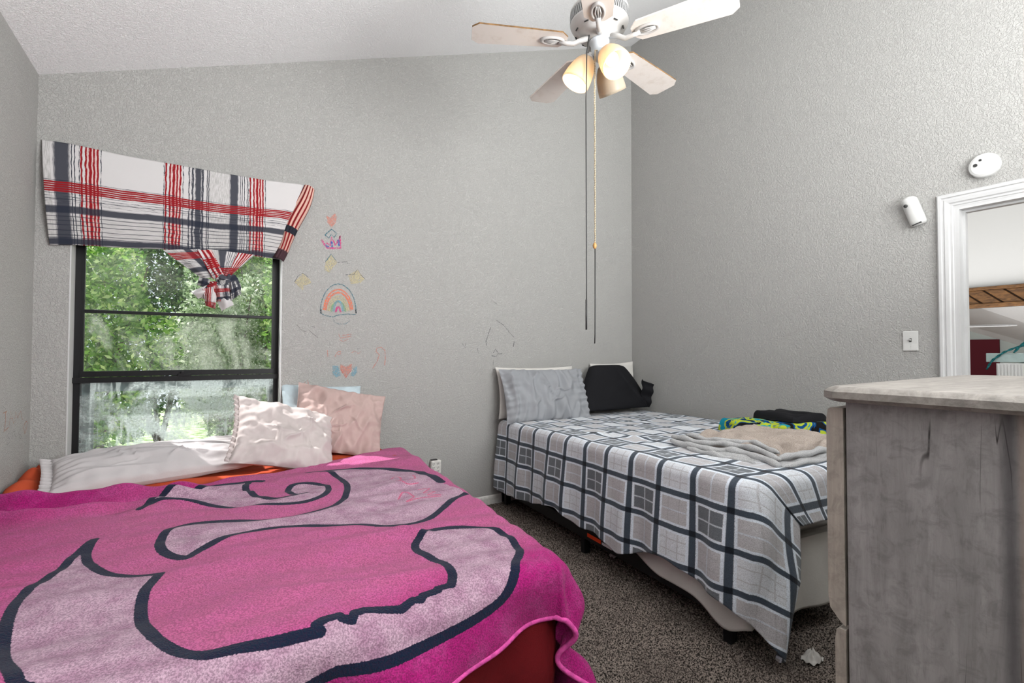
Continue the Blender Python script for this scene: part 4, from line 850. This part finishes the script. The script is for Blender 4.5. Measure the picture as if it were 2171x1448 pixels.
# plaid throw
def check_mat(name):
    g = G(name, .92, .05); tc = g.n.new('ShaderNodeTexCoord'); s_ = g.sep(tc.outputs['UV']); v = g.coord(); g.b.inputs['Sheen Weight'].default_value = .2
    fz = g.noise(v, 260, 3, .7); jit = g.f('MULTIPLY', g.f('SUBTRACT', fz, .5), .016)
    def side(t, period):
        fr = g.f('FRACT', g.f('ADD', g.f('DIVIDE', t, period), jit))
        def near(c0, hw):
            d = g.f('ABSOLUTE', g.f('SUBTRACT', g.f('FRACT', g.f('ADD', g.f('SUBTRACT', fr, c0), .5)), .5)); return g.step(d, hw+.006, hw-.006)
        dark = g.f('MAXIMUM', near(0, .040), near(.5, .040)); white = g.f('MAXIMUM', near(0, .072), near(.5, .072))
        cellA = near(.25, .175); thin = g.f('MAXIMUM', near(.25, .010), 0); thinB = g.f('MAXIMUM', near(.67, .008), near(.83, .008)); core = g.f('MAXIMUM', near(0, .012), near(.5, .012))
        return dark, white, cellA, thin, thinB, core
    a = side(s_[0], .315); b_ = side(s_[1], .40)
    A = g.f('ADD', a[2], b_[2])                                     # 0,1,2
    col = g.mix(g.step(A, .4, .6), srgb(224, 228, 234), srgb(194, 192, 195)); col = g.mix(g.step(A, 1.4, 1.6), col, srgb(112, 117, 123))
    col = g.mix(g.f('MULTIPLY', g.f('MAXIMUM', a[4], b_[4]), .5), col, srgb(170, 166, 168))
    col = g.mix(g.f('MULTIPLY', g.f('MAXIMUM', a[3], b_[3]), .85), col, srgb(215, 222, 230))
    col = g.mix(g.f('MAXIMUM', a[1], b_[1]), col, srgb(232, 240, 250))
    col = g.mix(g.f('MAXIMUM', a[0], b_[0]), col, srgb(70, 80, 92)); col = g.mix(g.f('MULTIPLY', a[0], b_[0]), col, srgb(22, 28, 38))
    col = g.mix(g.step(fz, .58, .35, 0, .28), col, (.02, .02, .02))
    g.bump(g.f('ADD', fz, g.noise(v, 60, 2)), .5, .005); return g.col(col)
M['check'] = check_mat('check_fleece')
nu, nv = 300, 360; U, V_ = np.meshgrid(np.linspace(0, 1, nu), np.linspace(0, 1, nv), indexing='ij')
v_ = .04+V_*(LB+.235-.04)                                     # along the bed, over the foot
hem = .550+.035*np.sin(v_*5.2+.6)+.012*np.sin(v_*13)-.05*np.exp(-((v_-1.75)/.30)**2)-.03*sst(v_, .35, .0)-.035*sst(v_, .75, 1.0)*sst(v_, 1.55, 1.35)+.09*sst(v_, LB-.10, LB+.12)
u_ = -hem+U*(hem+WB-.03)                                      # negative = hanging down the side
a = np.maximum(-u_, 0); bb_ = np.maximum(v_-LB, 0); r = np.hypot(a, bb_); ph = np.arctan2(bb_, a+1e-9); cor = (a > 0) & (bb_ > 0)
ph2 = ph
rho, dz = drape(r, .05, .035)
fold = (.014*np.sin(v_*15+2.2*np.sin(v_*3.1))+.008*np.sin(v_*33))*np.clip(dz/.35, 0, 1)+.012*np.clip(dz/.4, 0, 1)
rho2 = rho+fold+np.where(cor, .05*np.clip(dz/.4, 0, 1)*np.sin(ph2*2)**2+.02*np.sin(ph2*7)*np.clip(dz/.4, 0, 1), 0)
pu = np.maximum(u_, 0)-np.where(a > 0, rho2*np.cos(ph2), 0); pv_ = np.minimum(v_, LB)+np.where(bb_ > 0, rho2*np.sin(ph2), 0)
zt2 = ztop(np.minimum(v_, LB))+.008
hgt = .004*wav(u_, v_, 2, 61)+.003*wav(u_, v_, 6, 62)+.014*np.exp(-(((u_-.25)*.9+(v_-1.15)*-.45)/.03)**2)*np.exp(-((v_-1.1)/.35)**2)*np.abs(np.sin(v_*14))
bq = bb_/.235; rb1, db1 = drape(bb_, .05, .035)
pu = np.where((bb_ > 0) & (a == 0), u_+bq*.24*np.exp(-np.maximum(u_, 0)/.3), pu)
ra1, da1 = drape(a, .05, .035); rip_ = .022*np.sin(bq*7+a*6)*np.clip(a/.3, 0, 1)
pu = np.where(cor, bq*(.24-.26*a)-(ra1+fold)*(1-bq)**1.5, pu); pv_ = np.where(cor, LB+rb1+.03*np.sin(bq*PI)*np.clip(a/.3, 0, 1)+rip_+.03*np.clip(a/.3, 0, 1), pv_)
dz = np.where(cor, da1+db1*(1-.62*sst(a, .0, .6)), dz); dz = np.where((bb_ > 0) & (a == 0), db1, dz)
pz = np.maximum(zt2+hgt*np.clip(1-dz/.05, 0, 1)-dz, .006)
# slight inward pull of the long side so the cloth narrows to the floor
Pk = np.stack([B0.x+bu.x*pu+bv.x*pv_, B0.y+bu.y*pu+bv.y*pv_, pz], -1)
ok = Pk[..., 0] > XB-.015; Pk[..., 0] = np.where(ok, XB-.015, Pk[..., 0]); Pk[..., 1] = np.minimum(Pk[..., 1], YA-.012)
o = grid('plaid_blanket', Pk, M['check'], None, np.stack([u_, v_], -1), thick=.005); tag(o, 'grey and white plaid blanket draped over the corner bed to the carpet', 'blanket')

# pillows on the plaid bed
pillow('bed_pillow', (2.33, 3.335, .880), (.995, -.03, .0), (0, .14, .98), .76, .41, .07, M['offwhite'], 'white pillow peeking out behind the silver grey pillow', 71, .003)
pillow('bed_pillow', (2.335, 3.215, .860), (.995, -.05, -.01), (.0, .34, .93), .80, .44, .17, M['silver'], 'shiny grey pillow leaning on the wall at the head of the plaid bed', 72, .020, .05, gather=.012, flat=.33, fold=(1.25, .3))
pillow('bed_pillow', (3.22, 3.36, .892), (.995, .0, .03), (0, .1, .98), .54, .44, .06, M['offwhite'], 'white pillow behind the black pillow in the room corner', 73, .003)
root = thing('bed_pillow', 'black pillow with slanting side leaning in the room corner', 'pillow')
n = 80; A, B = np.meshgrid(np.linspace(-1, 1, n), np.linspace(-1, 1, n), indexing='ij'); hb_ = (B+1)/2
lx = 2.62+.26*hb_**.8-.03*np.sin(PI*hb_)+.03*np.exp(-(hb_/.1)**2); rx_ = 3.46-.16*hb_**1.3; th = (np.clip((1-A**2)*(1-B**2), 0, 1))**.30
xx = lx+(rx_-lx)*(A+1)/2; z0 = .705+hb_*.385-.02*np.abs(A)**6*hb_; y0 = 3.155+hb_*.165
wr_ = .008*wav(A, B, .9, 81)+.018*np.exp(-((A-.55+.35*B)/.05)**2)
topp = np.stack([xx, y0-.08*th-wr_*th, z0], -1); bott = np.stack([xx, y0+.04*th, z0], -1)
grid('pillowcase', np.concatenate([topp, bott[::-1]], 0), M['jet'], root)
F_, Gq = np.meshgrid(np.linspace(0, 1, 24), np.linspace(0, 1, 16), indexing='ij')
fl = np.stack([3.30+.13*Gq+.04*F_*(1-Gq), 3.09+.02*np.sin(Gq*5)+.05*F_+.008*np.sin(F_*14), .735+.23*(1-F_)*(1-.35*Gq)+.03*Gq-.02*F_*Gq*3], -1)
grid('case_flap', fl, M['jet'], root, thick=.004); rebase(root, (3.15, 3.15, .7))

# folded towels at the foot of the plaid bed
def towel_mat(name, c, c2):
    g = G(name, .95, .05); v = g.coord(); n1 = g.noise(v, 300, 3, .7); g.col(g.mix(g.step(n1, .35, .65), c2, c)); g.bump(g.f('ADD', n1, g.noise(v, 30, 3)), .6, .006); return g.m
M['towel'] = towel_mat('taupe_terry', srgb(190, 178, 168), srgb(150, 138, 130)); M['towel2'] = towel_mat('grey_terry', srgb(196, 196, 196), srgb(160, 160, 162))
def slab(name, c, e1, l1, l2, t, mat_, parent, seed, amp=.012, corner=.25):
    """one rounded folded layer of terry cloth"""
    e1 = Vector(e1).normalized(); e2 = Vector((-e1.y, e1.x, 0)); n, m_ = 90, 44
    S, Q = np.meshgrid(np.linspace(-1, 1, n), np.linspace(0, 2*PI, m_, endpoint=False), indexing='ij')
    endf = (1-np.abs(S)**10)**.5; cyq, szq = np.cos(Q), np.sin(Q); prf = np.sign(cyq)*np.abs(cyq)**.35; pzf = np.sign(szq)*np.abs(szq)**.9
    y = prf*l2/2*(1-.06*np.abs(S)**4)*(.9+.1*endf)+.02*wav(S, 0*S, .8, seed); z = pzf*t/2*endf+amp*wav(S*l1/2, y, 3.5, seed+1)*(szq > -.2)*.7+amp*.3*np.sin(S*9+seed)*(np.abs(prf) > .9)
    x = S*l1/2+.012*wav(y, z, 3, seed+2)
    P_ = np.stack([c[0]+e1.x*x+e2.x*y, c[1]+e1.y*x+e2.y*y, np.maximum(c[2]+z, c[2]-t/2)], -1)
    return grid(name, np.swapaxes(P_, 0, 1), mat_, parent, closed_u=True)
tw = thing('folded_towel', 'taupe bath towel folded loosely at the foot of the plaid bed', 'towel')
zt0 = ztop(1.7)+.014
def heap(name, c4, h_, mat_, parent, seed, z0_, amp=.016, uvs=1.):
    n, m_ = 120, 100; S, T_ = np.meshgrid(np.linspace(0, 1, n), np.linspace(0, 1, m_), indexing='ij'); a_, b_, c_, d_ = [np.array(q+(0,)) for q in c4]
    P_ = (a_*(1-S[..., None])+b_*S[..., None])*(1-T_[..., None])+(d_*(1-S[..., None])+c_*S[..., None])*T_[..., None]
    e = np.minimum(np.minimum(S, 1-S), np.minimum(T_, 1-T_)); pro = (1-(1-np.clip(e/.07, 0, 1))**2)**.5
    P_[..., 0] += .012*wav(P_[..., 1], P_[..., 0], 2.5, seed+4); P_[..., 1] += .014*wav(P_[..., 0], P_[..., 1], 2.5, seed+5)
    n1 = wav(P_[..., 0], P_[..., 1], 3.2, seed, stretch=(1.5, .7)); n2 = wav(P_[..., 0], P_[..., 1], 8, seed+1)
    P_[..., 2] = z0_+h_*pro+(amp*n1-amp*.7*np.abs(n1)+amp*.35*n2)*pro; P_[..., 2] = np.maximum(P_[..., 2], z0_)
    bt = P_.copy(); bt[..., 2] = z0_-.001
    return grid(name, P_, mat_, parent)
def rolls(pts, r, mat_, parent, seed, name='towel_fold'):
    q = cr0(pts, 14); b = bmesh.new(); pp = [Vector(p) + Vector((.004*math.sin(i*.9+seed), .004*math.cos(i*.7+seed), .004*math.sin(i*.5+seed*2))) for i, p in enumerate(q)]
    tube(b, pp, [r*(.55+.45*min(1, i/4, (len(pp)-1-i)/4))*(1+.18*math.sin(i*.8+seed)) for i in range(len(pp))], 12); return obj(name, b, mat_, parent, True)
def cr0(pts, n):
    P_ = [Vector(p) for p in pts]; out = []
    for i in range(len(P_)-1):
        p0, p1, p2, p3 = P_[max(i-1, 0)], P_[i], P_[i+1], P_[min(i+2, len(P_)-1)]
        for k in range(n): t = k/n; out.append(.5*((2*p1)+(-p0+p2)*t+(2*p0-5*p1+4*p2-p3)*t*t+(-p0+3*p1-3*p2+p3)*t**3))
    return out+[P_[-1]]
heap('towel_layer', ((2.16, 1.80), (2.14, 1.17), (2.95, 1.20), (3.08, 1.98)), .030, M['towel2'], tw, 91, zt0-.012, .010)
heap('towel_layer', ((2.24, 1.80), (2.26, 1.27), (2.98, 1.24), (2.96, 1.84)), .066, M['towel'], tw, 94, zt0-.004, .030)
for sd_, r_, pts in ((1, .017, [(2.19, 1.84, zt0+.016), (2.17, 1.62, zt0+.014), (2.21, 1.42, zt0+.022), (2.13, 1.20, zt0+.010)]), (2, .015, [(2.22, 1.86, zt0+.038), (2.205, 1.66, zt0+.036), (2.25, 1.45, zt0+.046), (2.17, 1.22, zt0+.032)]),
                     (3, .013, [(2.24, 1.78, zt0+.056), (2.25, 1.6, zt0+.052), (2.29, 1.42, zt0+.062), (2.21, 1.25, zt0+.048)]), (4, .014, [(2.15, 1.70, zt0+.004), (2.12, 1.5, zt0+.002), (2.10, 1.30, zt0+.004)]),
                     (5, .014, [(2.15, 1.20, zt0+.006), (2.4, 1.17, zt0+.010), (2.7, 1.19, zt0+.006), (2.96, 1.22, zt0+.01)]), (6, .016, [(2.2, 1.24, zt0+.030), (2.45, 1.22, zt0+.036), (2.7, 1.24, zt0+.03), (2.97, 1.26, zt0+.036)])):
    rolls(pts, r_, M['towel2'], tw, sd_)
rebase(tw, (2.55, 1.55, zt0))
g = G('bright_print_terry', .9, .05); v = g.coord(); nn = g.noise(v, 7, 3, .5, 1.5); c_ = g.mix(g.step(nn, .42, .46), srgb(30, 130, 150), srgb(165, 180, 50)); c_ = g.mix(g.step(nn, .52, .55), c_, srgb(20, 70, 120)); c_ = g.mix(g.step(nn, .60, .62), c_, (.01, .01, .01)); g.col(c_); g.bump(g.noise(v, 300, 2), .5, .004); M['print'] = g.m
tw2 = thing('beach_towel', 'turquoise and lime printed towel behind the taupe towel', 'towel'); q_ = at(1700, 912, 2, .74)
heap('towel_layer', ((2.92, 2.06), (2.86, 1.80), (3.38, 1.52), (3.44, 1.98)), .075, M['print'], tw2, 95, zt0-.01, .012)
rolls([(2.98, 2.07, zt0+.045), (2.92, 1.95, zt0+.045), (2.98, 1.8, zt0+.045), (3.06, 1.66, zt0+.045)], .02, M['print'], tw2, 3); rebase(tw2, (3.2, 1.8, zt0))
o = thing('black_garment', 'black crumpled garment lying on the bright printed towel', 'garment'); heap('garment_layer', ((3.14, 1.96), (3.14, 1.68), (3.38, 1.60), (3.40, 1.92)), .05, M['jet'], o, 97, zt0+.066, .012); rebase(o, (3.2, 1.75, zt0+.05))

# ------------------------------------------------------------------ dresser
def wood(name, vert, base, dark, cr_=1.):
    g = G(name, .5, .35); sc = (1, 1, .12) if vert else (.12, 1, 1); v = g.coord(scale=sc); v0 = g.coord()
    n1 = g.noise(v, 22, 6, .7, .8); n2 = g.noise(v, 110, 4, .7); n3 = g.noise(v0, 3.0, 4, .6, .5)
    c_ = g.mix(g.step(n1, .3, .7), base, tuple(x*.68 for x in base)); c_ = g.mix(g.f('MULTIPLY', g.step(n2, .55, .75), .35), c_, dark); c_ = g.mix(g.f('MULTIPLY', g.step(n3, .5, .75), .4), c_, tuple(x*.6 for x in base))
    if cr_:
        crk = g.noise(g.coord(scale=(1, 1, .07) if vert else (.07, 1, 1)), 11, 3, .5, .6); d = g.f('ABSOLUTE', g.f('SUBTRACT', crk, .5)); sel = g.step(g.noise(v0, 2.4, 2), .52, .6)
        c_ = g.mix(g.f('MULTIPLY', g.f('MULTIPLY', g.step(d, .006, .001), sel), cr_), c_, srgb(40, 36, 35))
    mot = g.noise(v0, 26, 5, .7, .6); c_ = g.mix(g.step(mot, .42, .70, 0, .6), c_, tuple(x*.45 for x in base))
    if vert and cr_:
        y_ = g.sep(v0)[1]; c_ = g.mix(g.step(y_, .300, .285, 0, .55), c_, srgb(150, 128, 112)); d = g.f('ABSOLUTE', g.f('SUBTRACT', y_, .305)); c_ = g.mix(g.step(d, .022, .0, 0, .75), c_, srgb(70, 68, 70))
    g.bump(g.f('ADD', n1, g.f('MULTIPLY', n2, .6)), .25, .004); return g.col(c_)
M['side'] = wood('weathered_side', True, srgb(160, 156, 156), srgb(84, 80, 80)); M['top'] = wood('weathered_top', False, srgb(160, 154, 148), srgb(86, 78, 72), 0); M['front'] = wood('pale_front', True, srgb(186, 176, 166), srgb(120, 112, 104), 0)
M['rawboard'] = plain('raw_board', srgb(120, 92, 62), .8)  # brown raw board of the carcass and back panel
dr = thing('dresser', 'weathered grey wooden dresser in the right foreground', 'dresser')
CD = Vector((1.345, .593, 0)); ang = math.radians(2.6); ex = Vector((math.cos(ang), math.sin(ang), 0)); ey = Vector((math.sin(ang), -math.cos(ang), 0))     # ex along the front, ey back toward the camera side
MD = Matrix(((ex.x, -ey.x, 0, CD.x), (ex.y, -ey.y, 0, CD.y), (0, 0, 1, 0), (0, 0, 0, 1)))       # local: x right, y forward (front at y=0), z up
def dbox(name, lo, hi, m, bev=.002, parent=dr, seg=2):
    b = bmesh.new(); bx(b, lo, hi); bmesh.ops.bevel(b, geom=b.edges[:], offset=bev, segments=seg, affect='EDGES'); bmesh.ops.transform(b, matrix=MD, verts=b.verts); return obj(name, b, m, parent)
DW, DD, DT = 1.15, .46, 1.118
dbox('side_panel', (0, -DD, 0), (.022, 0, DT-.036), M['side']); dbox('side_panel', (DW-.022, -DD, 0), (DW, 0, DT-.036), M['side'])
dbox('back_panel', (.022, -DD, 0), (DW-.022, -DD+.01, DT-.03), M['rawboard']); dbox('carcass', (.024, -DD+.012, .03), (DW-.024, -.004, DT-.031), M['rawboard'])
b = bmesh.new(); c1 = .045; o1 = .040; y1 = .045
def top_ring(off, z): return [(-o1+off, -DD-.0+off*0, z), (DW+o1-off, -DD, z), (DW+o1-off, y1-off-c1, z), (DW+o1-off-c1, y1-off, z), (-o1+off+c1*.7, y1-off, z), (-o1+off, y1-off-c1*.7, z)]
rings = [[b.verts.new(MD @ Vector(p_)) for p_ in top_ring(of, z)] for of, z in ((.012, DT-.037), (.0, DT-.028), (.0, DT-.012), (.006, DT-.006), (.010, DT-.003), (.016, DT))]
b.faces.new(rings[0]); b.faces.new(rings[-1])
for p_, q_ in zip(rings, rings[1:]):
    for k in range(6): b.faces.new((p_[k], p_[(k+1) % 6], q_[(k+1) % 6], q_[k]))
obj('dresser_top', b, M['top'], dr)
def drawer(x0, x1, z0, z1, pr):
    b = bmesh.new(); prof = [(0, z0+.02), (.018, z0+.004), (.022, z0), (.022, z0)]
    pts = [(.006, z0), (.020, z0+.010), (.026+pr, z0+.034), (.030+pr, z0+.06), (.030+pr, z1-.03), (.026+pr, z1-.004), (.020+pr, z1), (.006, z1)]
    quad_prism(b, [MD @ Vector((x0, y, z)) for y, z in pts], (MD.to_3x3() @ Vector((x1-x0, 0, 0)))); d_ = obj('drawer', b, M['front'], dr)
    for xk in (x0+(x1-x0)*.28, x0+(x1-x0)*.72): obj('knob', lathe([(.004, 0), (.005, .012), (.013, .018), (.014, .024), (0, .028)], 16, MD @ Matrix.Translation((xk, .029+pr, (z0+z1)/2)) @ Matrix.Rotation(-PI/2, 4, 'X')), M['black'], d_, True)
for z0, z1, pr in ((.527, DT-.055, .014), (.05, .517, 0)):
    for x0, x1 in ((.0, DW/2-.003), (DW/2+.003, DW)): drawer(x0, x1, z0, z1, pr)
rebase(dr, CD)
